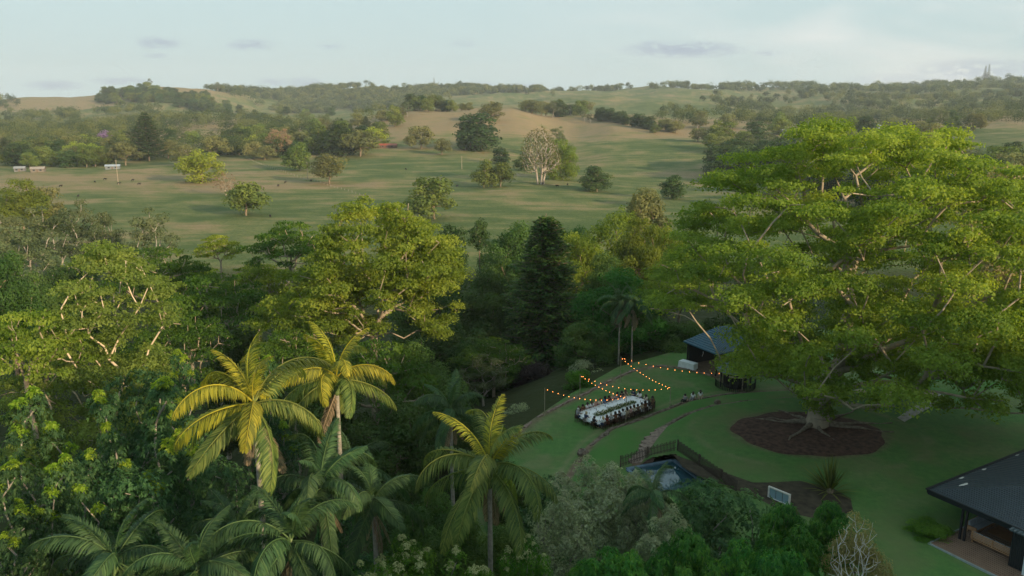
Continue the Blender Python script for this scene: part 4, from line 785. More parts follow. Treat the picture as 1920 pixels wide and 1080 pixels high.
near(1110, 664, 108, 'softshrub', 115, 'feathery silver green shrub behind the bright dome shrub', 'shrub', cat='shrub')
near(1168, 672, 110, 'softshrub', 60, 'olive shrub at the tall light pole', 'shrub', cat='shrub')
near(1090, 689, 99, 'brightdome', 66, 'bright green dome shaped shrub behind the dining table', 'shrub', cat='shrub')
near(1003, 664, 112, 'purpleshrub', 100, 'dark purple shrub left of the bright dome', 'shrub', cat='shrub')
near(970, 752, 92, 'softshrub', 70, 'grey green shrub at the lower left rim of the table lawn', 'shrub', cat='shrub')
near(1035, 735, 98, 'brightdome', 50, 'dark low shrub left of the first light pole', 'shrub', cat='shrub')
p = lawn_at(1745, 1000); plant('brightdome', 'shrub', p-(0, 0, .3), (.95, .8, .3), 'low spreading shrub beside the timber deck', 'shrub', rng=NR)
# ---------------------------------------------------------------- feather palms
def frond(key, L_, e0, drop, nl, ll, hang, seed, lmat, wid=.07, twist=0):
    """one arching frond growing along +X from the origin"""
    rng = np.random.RandomState(seed); n = 16; p = np.zeros(3); pts = [p.copy()]; dirs = []
    for j in range(n):
        u = (j+.5)/n; e = e0-drop*u**1.4; d = np.array((cos(e), .0, sin(e))); dirs.append(d); p = p+d*L_/n; pts.append(p.copy())
    pts = np.array(pts); dirs.append(dirs[-1]); dirs = np.array(dirs)
    u = np.linspace(.12, 1, nl); idx = u*n; i0 = np.minimum(idx.astype(int), n-1); fr_ = (idx-i0)[:, None]
    B = pts[i0]*(1-fr_)+pts[i0+1]*fr_; D = unit(dirs[i0]); up = np.cross(D, np.array((0, 1., 0)))*-1
    up[up[:, 2] < -.2] *= 1; V = []; T_ = []
    for sgn in (-1, 1):
        l = ll*(np.sin(pi*np.clip(u*.86+.12, 0, 1))**.6)*(.85+.3*rng.rand(nl)); sd_ = np.tile((0., sgn, 0.), (nl, 1))
        dr = unit(sd_*.8+D*(.45+.5*u[:, None])+up*(.30-.1*rng.rand(nl, 1))+rng.normal(size=(nl, 3))*.07)
        g_ = np.array((0, 0, -1.))*hang*(.7+.6*rng.rand(nl, 1)); mid = B+dr*l[:, None]*.5+g_*l[:, None]*.12; tip = mid+unit(dr+g_*1.25)*l[:, None]*.5
        wd = np.cross(dr, up); wd = unit(wd)*wid*.5*(.7+.6*rng.rand(nl, 1)); V.append(np.stack([B, mid+wd, tip, mid-wd], 1).reshape(-1, 3)); T_.append(np.repeat(np.clip(.45+.3*rng.normal(size=nl), 0, 1), 4))
    v = np.concatenate(V); t_ = np.concatenate(T_); f = np.arange(len(v)).reshape(-1, 4)
    mb = MB().tube(pts, np.linspace(.05, .012, len(pts)), 4); rv = np.array(mb.v); rf = np.array([q_ for q_ in mb.f if len(q_) == 4]); nq = len(f)
    return mesh(key, np.concatenate([v, rv]), quads=np.concatenate([f, rf+len(v)]), attr={'t': np.concatenate([t_, np.full(len(rv), .9)])}, mats=[LM[lmat]])
FR = {}
for nm, lm_ in (('g', 'palm_lit'), ('p', 'palm'), ('d', 'palm_shaded')):
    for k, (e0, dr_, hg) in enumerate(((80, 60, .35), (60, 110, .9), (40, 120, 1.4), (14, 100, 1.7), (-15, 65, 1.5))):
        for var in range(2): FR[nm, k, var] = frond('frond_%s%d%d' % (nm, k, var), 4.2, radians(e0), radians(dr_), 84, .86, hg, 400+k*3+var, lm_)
DEADF = frond('dead_frond_shape', 3.2, radians(-60), radians(25), 40, .6, 1.2, 450, 'dead')
SHAFT = mat_plain('palm_shaft', (.11, .17, .06), .5, .2, 2); PTRUNK = mat_plain('palm_trunk', (.24, .225, .19), .85, .3, 5, bump=.3)
PR = random.Random(9)
def palm(px, py, Yd, size, label, tone_='p', lit_fronds=(), n=15, tr=.13, name='palm_tree', dead=3, tiers=None):  # the listed fronds take the leaf copy with sunlight in its colour
    p = atY(px, py, Yd); g = hz1(p[0], Yd); hgt = p[2]-g; r_ = empty(name, (p[0], Yd, g), label, 'palm tree')
    lean = (PR.uniform(-.4, .4), PR.uniform(-.3, .3)); k = 9
    pts = [(lean[0]*(1-j/k)**2-lean[0]*0, lean[1]*(1-j/k)**2, -.5+(hgt-1.1*size+.5)*j/k) for j in range(k+1)]
    MB().tube(pts, [tr*(1.45-.5*j/k)*(1.05 if j % 2 else .97) for j in range(k+1)], 9).obj('trunk', PTRUNK, r_, True)
    MB().tube([(0, 0, hgt-1.15*size), (0, 0, hgt-.9*size), (0, 0, hgt-.3*size), (0, 0, hgt+.25*size)], [tr*1.2, tr*1.55, tr*1.1, tr*.35], 9).obj('crownshaft', SHAFT, r_, True)
    a0 = PR.uniform(0, 6.28)
    for i in range(n):
        u = i/(n-1); k_ = min(4, int(u*5.2)); a = a0+i*2.39996; gk = i in lit_fronds
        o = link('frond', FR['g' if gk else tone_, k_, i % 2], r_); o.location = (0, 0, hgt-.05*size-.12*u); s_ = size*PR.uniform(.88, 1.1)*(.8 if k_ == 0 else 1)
        o.rotation_euler = (PR.uniform(-.5, .5), PR.uniform(-.18, .18), a+PR.uniform(-.3, .3)); o.scale = (s_, s_, s_)
    for i in range(dead):
        o = link('dead_frond', DEADF, r_); o.location = (0, 0, hgt-.9*size); o.rotation_euler = (PR.uniform(-.4, .4), 0, PR.uniform(0, 6.28)); s_ = size*PR.uniform(.7, 1.05); o.scale = (s_, s_, s_)
    return r_
palm(475, 752, 38, 1.16, 'first golden palm, its sunlit fronds fanning over the dark left foreground', 'p', lit_fronds=(0, 1, 2, 3, 4, 6, 7, 9, 11), n=16)
palm(630, 705, 46, 1.06, 'second golden palm, standing behind and right of the first', 'p', lit_fronds=(0, 1, 2, 3, 5, 6, 8), n=16)
palm(918, 870, 41, 1.24, 'central palm with only its upright top fronds lit golden', 'p', lit_fronds=(0, 1, 2), n=19)
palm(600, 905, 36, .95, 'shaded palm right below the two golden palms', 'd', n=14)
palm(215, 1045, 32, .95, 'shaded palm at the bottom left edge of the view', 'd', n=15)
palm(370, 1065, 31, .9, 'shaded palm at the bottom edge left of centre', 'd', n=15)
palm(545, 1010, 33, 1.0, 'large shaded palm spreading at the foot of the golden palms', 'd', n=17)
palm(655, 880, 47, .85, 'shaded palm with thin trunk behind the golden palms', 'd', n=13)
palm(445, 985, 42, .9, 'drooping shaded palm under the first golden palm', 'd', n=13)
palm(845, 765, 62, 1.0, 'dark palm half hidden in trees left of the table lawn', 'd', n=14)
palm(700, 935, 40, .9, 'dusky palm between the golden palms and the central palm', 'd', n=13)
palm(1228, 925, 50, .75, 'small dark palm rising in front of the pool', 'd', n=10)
palm(1163, 566, 108, .95, 'left twin of the tall palms behind the pole lights, pale bare trunk', 'd', n=15, dead=9, tr=.09)
palm(1187, 568, 107, .95, 'right twin of the tall palms behind the pole lights, skirt of dead fronds', 'd', n=15, dead=9, tr=.09)
# spiky plant by the pool bed
p = lawn_at(1556, 924); r_ = empty('spiky_plant', p, 'big spiky plant with long sword leaves on the soil bed', 'plant'); rng = np.random.RandomState(12); V = []
for i in range(95):
    a = rng.rand()*6.283; e = radians(8+82*rng.rand()**.9); l = 2.2+1.6*rng.rand()*sin(e)+.6*rng.rand(); d = np.array((cos(a)*cos(e), sin(a)*cos(e), sin(e))); s_ = np.array((-sin(a), cos(a), 0))*.07
    m1 = d*l*.5; tp = d*l-np.array((0, 0, .35))*cos(e); V += [d*.1-s_*.5, m1-s_, tp, m1+s_, ]
link('leaves', mesh('spiky_leaves', V, quads=np.arange(len(V)).reshape(-1, 4), attr={'t': np.repeat(rng.rand(95), 4)}, mats=[LM['fig']]), r_); MB().lathe([(.3, -.2), (.28, .3), (.15, .5)]).obj('stem', BARK, r_)
# ---------------------------------------------------------------- people
def grow(name, joints, edges, radii, sub=1, root=0):
    me = bpy.data.meshes.new('tmp'); me.from_pydata(joints, edges, []); o = bpy.data.objects.new('tmp', me); COL.objects.link(o)
    m = o.modifiers.new('s', 'SKIN'); m.use_smooth_shade = True
    for i, r in enumerate(radii): v = me.skin_vertices[0].data[i]; v.radius = (r, r) if not hasattr(r, '__len__') else r; v.use_root = (i == root)
    if sub: o.modifiers.new('u', 'SUBSURF').levels = sub
    dg = bpy.context.evaluated_depsgraph_get(); dg.update(); out = bpy.data.meshes.new_from_object(o.evaluated_get(dg)); out.name = name
    bpy.data.objects.remove(o); bpy.data.meshes.remove(me); return out
def figure(pose):
    if pose == 'sit': P_ = dict(pel=(0, 0, .55), wst=(0, .02, .72), cst=(0, .05, .92), nck=(0, .08, 1.06), hd=(0, .12, 1.2), top=(0, .12, 1.29), sh=(.17, .05, 1.0), el=(.24, .2, .79), ha=(.16, .42, .82), fi=(.12, .5, .80), hp=(.10, 0, .54), kn=(.12, .43, .52), an=(.12, .42, .10), ft=(.12, .58, .05))
    elif pose == 'stand': P_ = dict(pel=(0, 0, .93), wst=(0, .0, 1.1), cst=(0, 0, 1.32), nck=(0, 0, 1.46), hd=(0, .03, 1.6), top=(0, .03, 1.69), sh=(.18, 0, 1.4), el=(.23, .06, 1.12), ha=(.16, .26, 1.0), fi=(.12, .33, .98), hp=(.10, 0, .90), kn=(.11, .03, .49), an=(.11, 0, .10), ft=(.12, .15, .04))
    else: P_ = dict(pel=(0, 0, .14), wst=(0, -.03, .3), cst=(0, -.04, .5), nck=(0, -.02, .65), hd=(0, .02, .78), top=(0, .03, .87), sh=(.17, -.04, .59), el=(.24, -.1, .36), ha=(.26, .05, .12), fi=(.27, .12, .08), hp=(.10, .02, .13), kn=(.12, .38, .34), an=(.11, .66, .08), ft=(.11, .8, .06))
    mir = lambda p: (-p[0], p[1], p[2]); names = ['pel', 'wst', 'cst', 'nck', 'hd', 'top']; J = [P_[n_] for n_ in names]; E = [(0, 1), (1, 2), (2, 3), (3, 4), (4, 5)]; Rr = [.13, .115, .14, .055, .10, .06]
    for m_ in (0, 1):
        q_ = (lambda p: p) if m_ == 0 else mir; b_ = len(J); J += [q_(P_[n_]) for n_ in ('sh', 'el', 'ha', 'fi', 'hp', 'kn', 'an', 'ft')]; Rr += [.06, .045, .034, .018, .09, .062, .042, .035]
        E += [(2, b_), (b_, b_+1), (b_+1, b_+2), (b_+2, b_+3), (0, b_+4), (b_+4, b_+5), (b_+5, b_+6), (b_+6, b_+7)]
    body = grow('person_body', J, E, Rr)
    up = grow('person_top', [J[0], J[1], J[2], J[6], J[7], J[14], J[15]], [(0, 1), (1, 2), (2, 3), (3, 4), (2, 5), (5, 6)], [.155, .14, .165, .085, .065, .085, .065])
    lo = grow('person_legwear', [J[0], J[10], J[11], J[12], J[18], J[19], J[20]], [(0, 1), (1, 2), (2, 3), (0, 4), (4, 5), (5, 6)], [.155, .115, .085, .06, .115, .085, .06])
    hx, hy, hz_ = P_['hd']; hair = MB().lathe([(.05, -.16), (.115, -.10), (.125, .02), (.10, .09), (.03, .125)], (hx, hy-.035, hz_+.01), 10).me('person_hair', None, True)
    lh = MB().lathe([(.07, -.38), (.12, -.2), (.125, .02), (.10, .09), (.03, .125)], (hx, hy-.05, hz_+.01), 10).me('person_long_hair', None, True)
    return body, up, lo, hair, lh
FIG = {k: figure(k) for k in ('sit', 'stand', 'ground')}
SKINS = [mat_plain('skin_light', (.55, .36, .27), .6), mat_plain('skin_tan', (.36, .22, .15), .6)]
HAIRS = {'dark': mat_plain('dark_hair', (.022, .016, .014), .5), 'brown': mat_plain('brown_hair', (.09, .05, .03), .5), 'blonde': mat_plain('blonde_hair', (.48, .36, .20), .5), 'grey': mat_plain('grey_hair', (.45, .44, .42), .5)}
CC = dict(white=(.72, .72, .74), black=(.02, .02, .024), navy=(.03, .045, .10), red=(.24, .045, .03), rust=(.15, .065, .035), blue=(.04, .16, .34), pink=(.55, .33, .31), grey=(.25, .25, .27), green=(.06, .12, .07), cream=(.58, .52, .42), brown=(.14, .08, .05), beige=(.42, .33, .24), striped=(.32, .32, .33), denim=(.10, .15, .25))
CM = {k: mat_plain(k+'_cloth', v, .85, .12, 9) for k, v in CC.items()}
m = CM['striped']; t = m.node_tree; w_ = N(t, 'ShaderNodeTexWave'); w_.inputs['Scale'].default_value = 9; w_.bands_direction = 'DIAGONAL'; c = N(t, 'ShaderNodeTexCoord'); L(t, c.outputs['Object'], w_.inputs[0]); L(t, mixrgb(t, MA(t, 'GREATER_THAN', w_.outputs['Fac'], .5), (.03, .03, .035), (.66, .66, .66)), t.nodes['Principled BSDF'].inputs['Base Color'])
def slot(o, mat):
    if not len(o.data.materials): o.data.materials.append(None)
    o.material_slots[0].link = 'OBJECT'; o.material_slots[0].material = mat; return o
def person(loc, rz, pose, top, low, hair, label, skin=0, long=False, sc=1.0, group=None):
    b_, u_, l_, h_, lh = FIG[pose]; r_ = empty('person', loc, label, 'person', group, rz=rz, sc=sc); long_ = long
    slot(link('body', b_, r_), SKINS[skin]); slot(link('top', u_, r_), CM[top]); slot(link('trousers', l_, r_), CM[low]); slot(link('hair', lh if long_ else h_, r_), HAIRS[hair]); return r_
# ---------------------------------------------------------------- the long table
TC = np.array((12.2, 88.6)); TA = radians(40); TL, TW = 9.6, 3.9; ux = np.array((cos(TA), sin(TA))); uy = np.array((-sin(TA), cos(TA)))
def tw(a, b, z=0): p = TC+ux*a+uy*b; return (p[0], p[1], z+lz(*p))
CLOTH = mat_plain('white_linen', (.74, .77, .80), .8, .05, 2)
tz = lz(*TC); tb = empty('banquet_table', (TC[0], TC[1], tz), 'long oval banquet table set for dinner on the lawn, white legs showing', 'table', rz=TA)
out_ = [(a*TL/2, b*TW/2) for a, b in ((-.78, -1), (-.3, -1), (.3, -1), (.78, -1), (.95, -.8), (1, -.3), (1, .3), (.95, .8), (.78, 1), (.3, 1), (-.3, 1), (-.78, 1), (-.95, .8), (-1, .3), (-1, -.3), (-.95, -.8))]
n_ = len(out_); MB().add([(x, y, .70) for x, y in out_]+[(x, y, .745) for x, y in out_], [tuple(range(n_))[::-1], tuple(range(n_, 2*n_))]+[(i, (i+1) % n_, n_+(i+1) % n_, n_+i) for i in range(n_)]).obj('table_top', mat_plain('trestle_wood', (.35, .25, .16), .7, .2), tb)
for a in (-.42, -.14, .14, .42):
    for b_ in (-.42, .42): MB().bar((a*TL, b_*TW, 0), (a*TL, b_*TW, .7), .07).obj('leg', CLOTH, tb)
rng = np.random.RandomState(2); k_ = 8; vs = [(x*1.01, y*1.02, .752) for x, y in out_]; big = []
for i in range(n_):
    for j in range(k_):
        u = j/k_; x = out_[i][0]*(1-u)+out_[(i+1) % n_][0]*u; y = out_[i][1]*(1-u)+out_[(i+1) % n_][1]*u; big.append((x, y))
nb = len(big); vs = [(x*1.012, y*1.02, .752) for x, y in big]+[(x*(1.03+.012*sin(i*1.9)), y*(1.05+.03*sin(i*1.9)), .50+.03*sin(i*.8)) for i, (x, y) in enumerate(big)]
cl = link('tablecloth', mesh('tablecloth', vs, [tuple(range(nb))]+[(i, nb+i, nb+(i+1) % nb, (i+1) % nb) for i in range(nb)]), mat=CLOTH); cl.location = (TC[0], TC[1], tz); cl.rotation_euler = (0, 0, TA); tag(cl, 'white linen cloth covering the long banquet table', 'tablecloth')
C = np.stack([np.linspace(-3.3, 3.1, 26), .12*rng.normal(size=26)+.0, np.full(26, .82)], 1); Rg = np.tile((.36, .50, .14), (26, 1)); v, f, t_ = crown(C, Rg, 1.4, .12, rng, maxn=7000)
gr = empty('table_garland', (TC[0], TC[1], tz), 'long green garland with pale flowers down the middle of the table', 'garland', rz=TA); link('greenery', mesh('greenery', v, quads=f, attr={'t': t_*.6}, mats=[LM['fig']]), gr)
mb = MB()
for i in range(34): x, y = rng.uniform(-3.2, 3.1), rng.normal()*.2; mb.lathe([(.02, 0), (.06, .03), (.065, .06), (.02, .09)], (x, y, .90), 6)
mb.obj('flowers', mat_plain('ivory_petals', (.7, .66, .52), .8), gr)
# seats: near side, far side, both ends
CHM = mat_plain('dark_timber', (.07, .04, .028), .6, .3, 5)
def chair_proto():
    r_ = empty('dining_chair', (0, 0, 0)); MB().box(-.21, .21, -.21, .21, .43, .47).obj('seat', CHM, r_)
    mb = MB()
    for z in (.62, .74, .86): mb.box(-.19, .19, -.225, -.195, z, z+.07)
    mb.bar((-.2, -.21, .47), (-.2, -.235, .95), .035).bar((.2, -.21, .47), (.2, -.235, .95), .035); mb.obj('backrest', CHM, r_)
    for x in (-.18, .18):
        for y in (-.18, .18): MB().bar((x, y, 0), (x, y, .43), .04).obj('leg', CHM, r_)
    return r_
CH0 = chair_proto(); chair_used = [False]
def seat_at(p, rz, label):
    if not chair_used[0]: o = CH0; chair_used[0] = True
    else:
        o = CH0.copy(); COL.objects.link(o)
        for ch in CH0.children: c_ = ch.copy(); COL.objects.link(c_); c_.parent = o
    o.location = p; o.rotation_euler = (0, 0, rz); tag(o, label, 'chair', 'dark timber chairs around the banquet table')
near_s = [('white', 'navy', 'blonde', 1, 'person in a long white shirt at the left corner of the table'), ('red', 'red', 'brown', 1, 'person in a red dress at the near left corner of the table'), ('striped', 'black', 'grey', 0, 'grey haired person in black and white stripes on the near side'),
 ('rust', 'brown', 'dark', 1, 'person in a rust patterned dress beside the striped shirt'), ('black', 'black', 'dark', 0, 'large dark haired person in black with their back turned on the near side'), ('white', 'grey', 'dark', 0, 'person in a white shirt right of the large person in black'),
 ('beige', 'beige', 'dark', 1, 'person in beige behind the near light pole'), ('pink', 'brown', 'dark', 0, 'person in pale pink, first right of the near light pole'), ('cream', 'black', 'brown', 1, 'person in cream, second right of the near light pole'),
 ('brown', 'black', 'dark', 0, 'person in brown, third right of the near light pole'), ('beige', 'white', 'dark', 0, 'short haired person in a beige shirt on the right half of the near side'), ('rust', 'black', 'dark', 1, 'long haired person in rust near the right end of the near side'),
 ('black', 'white', 'dark', 1, 'person in black with white trousers near the right end'), ('brown', 'brown', 'brown', 0, 'last person in brown on the near side at the right corner')]
far_s = [('black', 'black', 'brown', 1, 'person in black at the far left corner of the table'), ('rust', 'brown', 'dark', 0, 'person in rust beside the far left corner'), ('white', 'grey', 'dark', 0, 'person in white, left of a pair in white on the far side'), ('white', 'denim', 'brown', 1, 'person in white, right of a pair in white on the far side'),
 ('pink', 'pink', 'blonde', 1, 'fair haired person in pink on the far side'), ('cream', 'grey', 'brown', 0, 'person in cream left of the blue dress on the far side'), ('blue', 'blue', 'dark', 1, 'person in a bright blue dress on the far side of the table'), ('red', 'black', 'dark', 0, 'person in dark red right of the blue dress'),
 ('pink', 'cream', 'blonde', 1, 'blonde person in pink at the middle of the far side'), ('grey', 'navy', 'dark', 1, 'person in grey mauve on the right half of the far side'), ('black', 'black', 'dark', 0, 'person in a black top facing the camera on the far side'), ('beige', 'beige', 'brown', 1, 'person in beige at the far right, left of the dark suit')]
end_r = [('navy', 'navy', 'dark', 0, 'person in a dark suit at the far right corner of the table'), ('white', 'denim', 'dark', 0, 'person in white and denim at the right end of the table'), ('cream', 'grey', 'dark', 1, 'person in cream at the right end, nearest the light pole'), ('rust', 'black', 'dark', 1, 'person in rust rounding the near right corner')]
end_l = [('black', 'black', 'dark', 0, 'person in black at the left end of the table'), ('navy', 'white', 'blonde', 0, 'fair haired person in navy at the left end of the table'), ('grey', 'navy', 'grey', 0, 'grey haired person in grey at the left end of the table')]
SR = random.Random(6); SEATS = []
for i, s_ in enumerate(near_s): SEATS.append((-TL*.44+TL*.88*i/13, -TW/2-.16, 0, s_))
for i, s_ in enumerate(far_s): SEATS.append((-TL*.43+TL*.84*i/11, TW/2+.16, pi, s_))
for i, s_ in enumerate(end_r): SEATS.append((TL/2+.16, TW*.38-TW*.76*i/3, pi/2, s_))
for i, s_ in enumerate(end_l): SEATS.append((-TL/2-.16, -TW*.33+TW*.66*i/2, -pi/2, s_))
GLASS = mat_plain('wine_glass', (.65, .7, .72), .1, spec=.8); PLATE = mat_plain('dinner_plate', (.42, .40, .37), .4); BOT = mat_plain('dark_bottle', (.015, .03, .02), .2, spec=.8)
pm = MB().lathe([(.06, 0), (.125, .018), (.12, .02), (.05, .008)], n=10).me('plate_shape', PLATE); gm = MB().lathe([(.03, 0), (.006, .01), (.006, .09), (.035, .12), (.038, .17)], n=6).me('glass_shape', GLASS); bm_ = MB().lathe([(.037, 0), (.037, .2), (.014, .25), (.014, .31)], n=8).me('bottle_shape', BOT)
for a, b_, rz, (tp, lw, hr, lg, lab) in SEATS:
    a += SR.uniform(-.04, .04); b_ += SR.uniform(-.05, .05); r_z = rz+TA+SR.uniform(-.2, .2)
    seat_at(tw(a, b_), rz+TA, 'chair under the '+' '.join(lab.split()[:11]))
    person(tw(a, b_), r_z, 'sit', tp, lw, hr, lab, SR.randint(0, 1), bool(lg), SR.uniform(1.14, 1.26))
    d_ = np.array((-sin(rz), cos(rz))); q_ = np.array((a, b_))+d_*.62
    o = link('plate', pm); o.location = tw(q_[0], q_[1], .755+tz-lz(*(TC+ux*q_[0]+uy*q_[1]))); tag(o, 'dinner plate set on the white cloth at a guest seat', 'plate', 'dinner plates around the table')
    q2 = q_+d_*.18+np.array((d_[1], -d_[0]))*.12; o = link('wine_glass', gm); p = tw(q2[0], q2[1]); o.location = (p[0], p[1], tz+.755); tag(o, 'stemmed glass standing behind a dinner plate on the white cloth', 'glass', 'glasses around the table')
for i, (a, b_) in enumerate(((-3.6, -1.0), (-2.2, 1.0), (-.6, 1.1), (1.2, -.9), (2.6, .9), (3.7, -.6), (.4, -1.1), (-3.7, .7))):
    p = tw(a, b_); o = link('wine_bottle', bm_); o.location = (p[0], p[1], tz+.755); tag(o, 'dark wine bottle standing between the plates and the garland', 'bottle', 'wine bottles on the table')
for px, py, rz, tp, lw, hr, lg, ps, lab in ((1284, 753, 2.4, 'grey', 'black', 'dark', 0, 'ground', 'person in grey sitting on the stone edging, left of three'), (1299, 749, 2.6, 'white', 'grey', 'dark', 1, 'ground', 'person in white leaning back on the stone edging, middle of three'),
    (1313, 746, 2.9, 'white', 'beige', 'dark', 1, 'ground', 'person in a white top sitting upright on the stone edging, right of three'), (1314, 679, 3.0, 'white', 'white', 'dark', 0, 'stand', 'standing person in white behind the white draped serving table')):
    person(lawn_at(px, py), rz, ps, tp, lw, hr, lab, 0, bool(lg), 1.15)
# ---------------------------------------------------------------- light poles and festoon strings
POLEM = mat_plain('timber_pole', (.30, .26, .19), .8, .2, 4); WIRE = mat_plain('black_wire', (.015, .015, .015), .6)
BULB = mat_plain('lit_bulb', (1, .5, .2), .4, emit=((1.0, .30, .06), 8)); SOCK = mat_plain('bulb_socket', (.02, .02, .02), .5)
bme = MB().lathe([(.008, .03), (.018, .015), (.024, -.01), (.02, -.03), (.008, -.045)], n=8).me('bulb_shape', BULB, True)
TOPS_ = []
for (bx, by, ty, lab) in ((1021, 779, 728, 'leftmost light pole below the table lawn rim'), (1087, 748, 703, 'light pole beside the bright green dome shrub'), (1163, 716, 670, 'light pole at the upper rim of the lawn below the twin palms'), (1256, 763, 727, 'light pole on the lawn right of the banquet table'), (1173, 792, 745, 'light pole standing on the near side of the banquet table')):
    p = lawn_at(bx, by); zt = atY(bx, ty, p[1])[2]; o = MB().tube([(0, 0, -.4), (0, 0, (zt-p[2])*.5), (0, 0, zt-p[2])], [.05, .045, .035], 7).lathe([(.05, 0), (.05, .05)], (0, 0, zt-p[2]), 7).obj('light_pole', POLEM)
    o.location = p; tag(o, lab, 'pole'); TOPS_.append(np.array((p[0], p[1], zt)))
pav = np.array(atY(1412, 697, 97))
def strand(A, B, sag, n, label):
    A = np.array(A); B = np.array(B); r_ = empty('festoon_string', A, label, 'string lights'); f_ = lambda u: (A*(1-u)+B*u)-np.array((0, 0, 4*sag*u*(1-u)))-A
    MB().tube([f_(u) for u in np.linspace(0, 1, 24)], .012, 4).obj('cable', WIRE, r_)
    for i in range(n): u = (i+.5)/n; o = link('bulb', bme, r_); q_ = f_(u); o.location = (q_[0], q_[1], q_[2]-.05)
T_ = TOPS_
strand(T_[0], T_[4], .75, 15, 'string of orange bulbs from the leftmost pole to the near pole'); strand(T_[1], T_[4], .35, 13, 'string of orange bulbs from the dome shrub pole to the near pole')
strand(T_[1], T_[3], .9, 15, 'string of orange bulbs passing over the table to the right pole'); strand(T_[2], T_[3], .45, 16, 'string of orange bulbs from the upper pole down to the right pole'); strand(T_[2], pav, .9, 18, 'string of orange bulbs from the upper pole to the pavilion')
# serving table, pavilion, hut with picket fence
p = lawn_at(1290, 690); o = MB(); w = 1.2; prof = []
for i, (zz, k, wv_) in enumerate(((.92, 1, 0), (.90, 1.02, 0), (0.03, 1.05, .05))):
    ring = []
    for j in range(40):
        a = 2*pi*j/40; x = max(-1, min(1, 1.5*cos(a)))*w*k; y = max(-1, min(1, 1.5*sin(a)))*.5*k; ring.append((x*(1+wv_*sin(j*2.3)), y*(1+wv_*2*sin(j*2.3)), zz))
    prof += ring
sv_t = empty('serving_table', p, 'long serving table draped in white at the back of the lawn', 'table', rz=radians(-45)); MB().add(prof, [tuple(range(40))]+[(r*40+j, r*40+(j+1) % 40, r*40+40+(j+1) % 40, r*40+40+j) for r in (0, 1) for j in range(40)]).obj('cloth', CLOTH, sv_t)
for x in (-1, 1):
    for y in (-.4, .4): MB().bar((x, y, 0), (x, y, .88), .05).obj('leg', CHM, sv_t)
def mat_roof(name, col, scale, axis=0, rough=.45):
    m = mat_plain(name, col, rough, .12, 1.2, spec=.4); t = m.node_tree; b = t.nodes['Principled BSDF']; c = N(t, 'ShaderNodeTexCoord'); s_ = N(t, 'ShaderNodeSeparateXYZ'); L(t, c.outputs['Object'], s_.inputs[0])
    w = MA(t, 'SINE', MA(t, 'MULTIPLY', s_.outputs[axis], 6.283/scale)); bp = N(t, 'ShaderNodeBump'); bp.inputs['Strength'].default_value = .9; bp.inputs['Distance'].default_value = .05; L(t, w, bp.inputs['Height']); L(t, bp.outputs[0], b.inputs['Normal']); return m
BLUE = mat_roof('blue_metal_roof', (.035, .11, .17), .25); BLK = mat_plain('black_timber', (.018, .018, .02), .7, .3, 4); DARKW = mat_plain('dark_interior', (.02, .017, .015), .8)
pc = np.array(atY(1352, 668, 106)); zb = lz(pc[0], pc[1]) if pc[1] < 112 else 0; pv_ = empty('pavilion', (pc[0], pc[1], zb), 'blue metal roofed garden pavilion half hidden by the giant tree', 'pavilion', rz=radians(28))
ez, az_ = 3.4-zb, 5.9-zb
MB().add([(-4, -3.4, ez), (4, -3.4, ez), (4, 3.4, ez), (-4, 3.4, ez), (-1.2, 0, az_), (1.2, 0, az_), (-4, -3.4, ez-.14), (4, -3.4, ez-.14), (4, 3.4, ez-.14), (-4, 3.4, ez-.14)], [(0, 1, 5, 4), (1, 2, 5), (2, 3, 4, 5), (3, 0, 4), (0, 6, 7, 1), (1, 7, 8, 2), (2, 8, 9, 3), (3, 9, 6, 0), (6, 9, 8, 7)]).obj('roof', BLUE, pv_)
for x in (-3.5, 0, 3.5):
    for y in (-2.9, 2.9): MB().bar((x, y, -.5), (x, y, ez-.14), .16).obj('post', BLK, pv_)
MB().box(-3.4, 3.4, 2.7, 2.82, -.4, ez-.14).obj('wall', DARKW, pv_); MB().box(-3.8, 3.8, -3.2, 3.2, -.3, .12).obj('floor', mat_plain('deck_board', (.16, .11, .075), .8, .3, 2), pv_)
hc = lawn_at(1385, 732); hz_ = hc[2]; hut = empty('round_hut', hc+(0, 1.8, 0), 'small dark round hut with a low blue grey roof beside the leaning limb', 'hut')
MB().lathe([(2.6, 2.25), (2.5, 2.35), (1.2, 2.95), (.1, 3.2)], n=16).obj('roof', mat_plain('slate_roof', (.10, .14, .17), .6, .2, 2), hut)
for j in range(8): a = j*pi/4+.2; MB().bar((2.0*cos(a), 2.0*sin(a), 0), (2.0*cos(a), 2.0*sin(a), 2.3), .12).obj('post', POLEM if j % 3 == 0 else BLK, hut)
MB().lathe([(1.5, 0), (1.5, 2.1)], n=16).obj('wall', DARKW, hut)
fc = empty('picket_fence', hc+(0, 1.8, 0), 'curved black picket fence in front of the small round hut', 'fence'); mb = MB()
for j in range(34): a = radians(180+j*5.4); mb.box(2.55*cos(a)-.035, 2.55*cos(a)+.035, 2.55*sin(a)-.02, 2.55*sin(a)+.02, 0, .95)
mb.obj('pickets', BLK, fc); MB().tube([(2.52*cos(radians(a)), 2.52*sin(radians(a)), .75) for a in range(180, 365, 12)], .03, 4).obj('rail', BLK, fc)
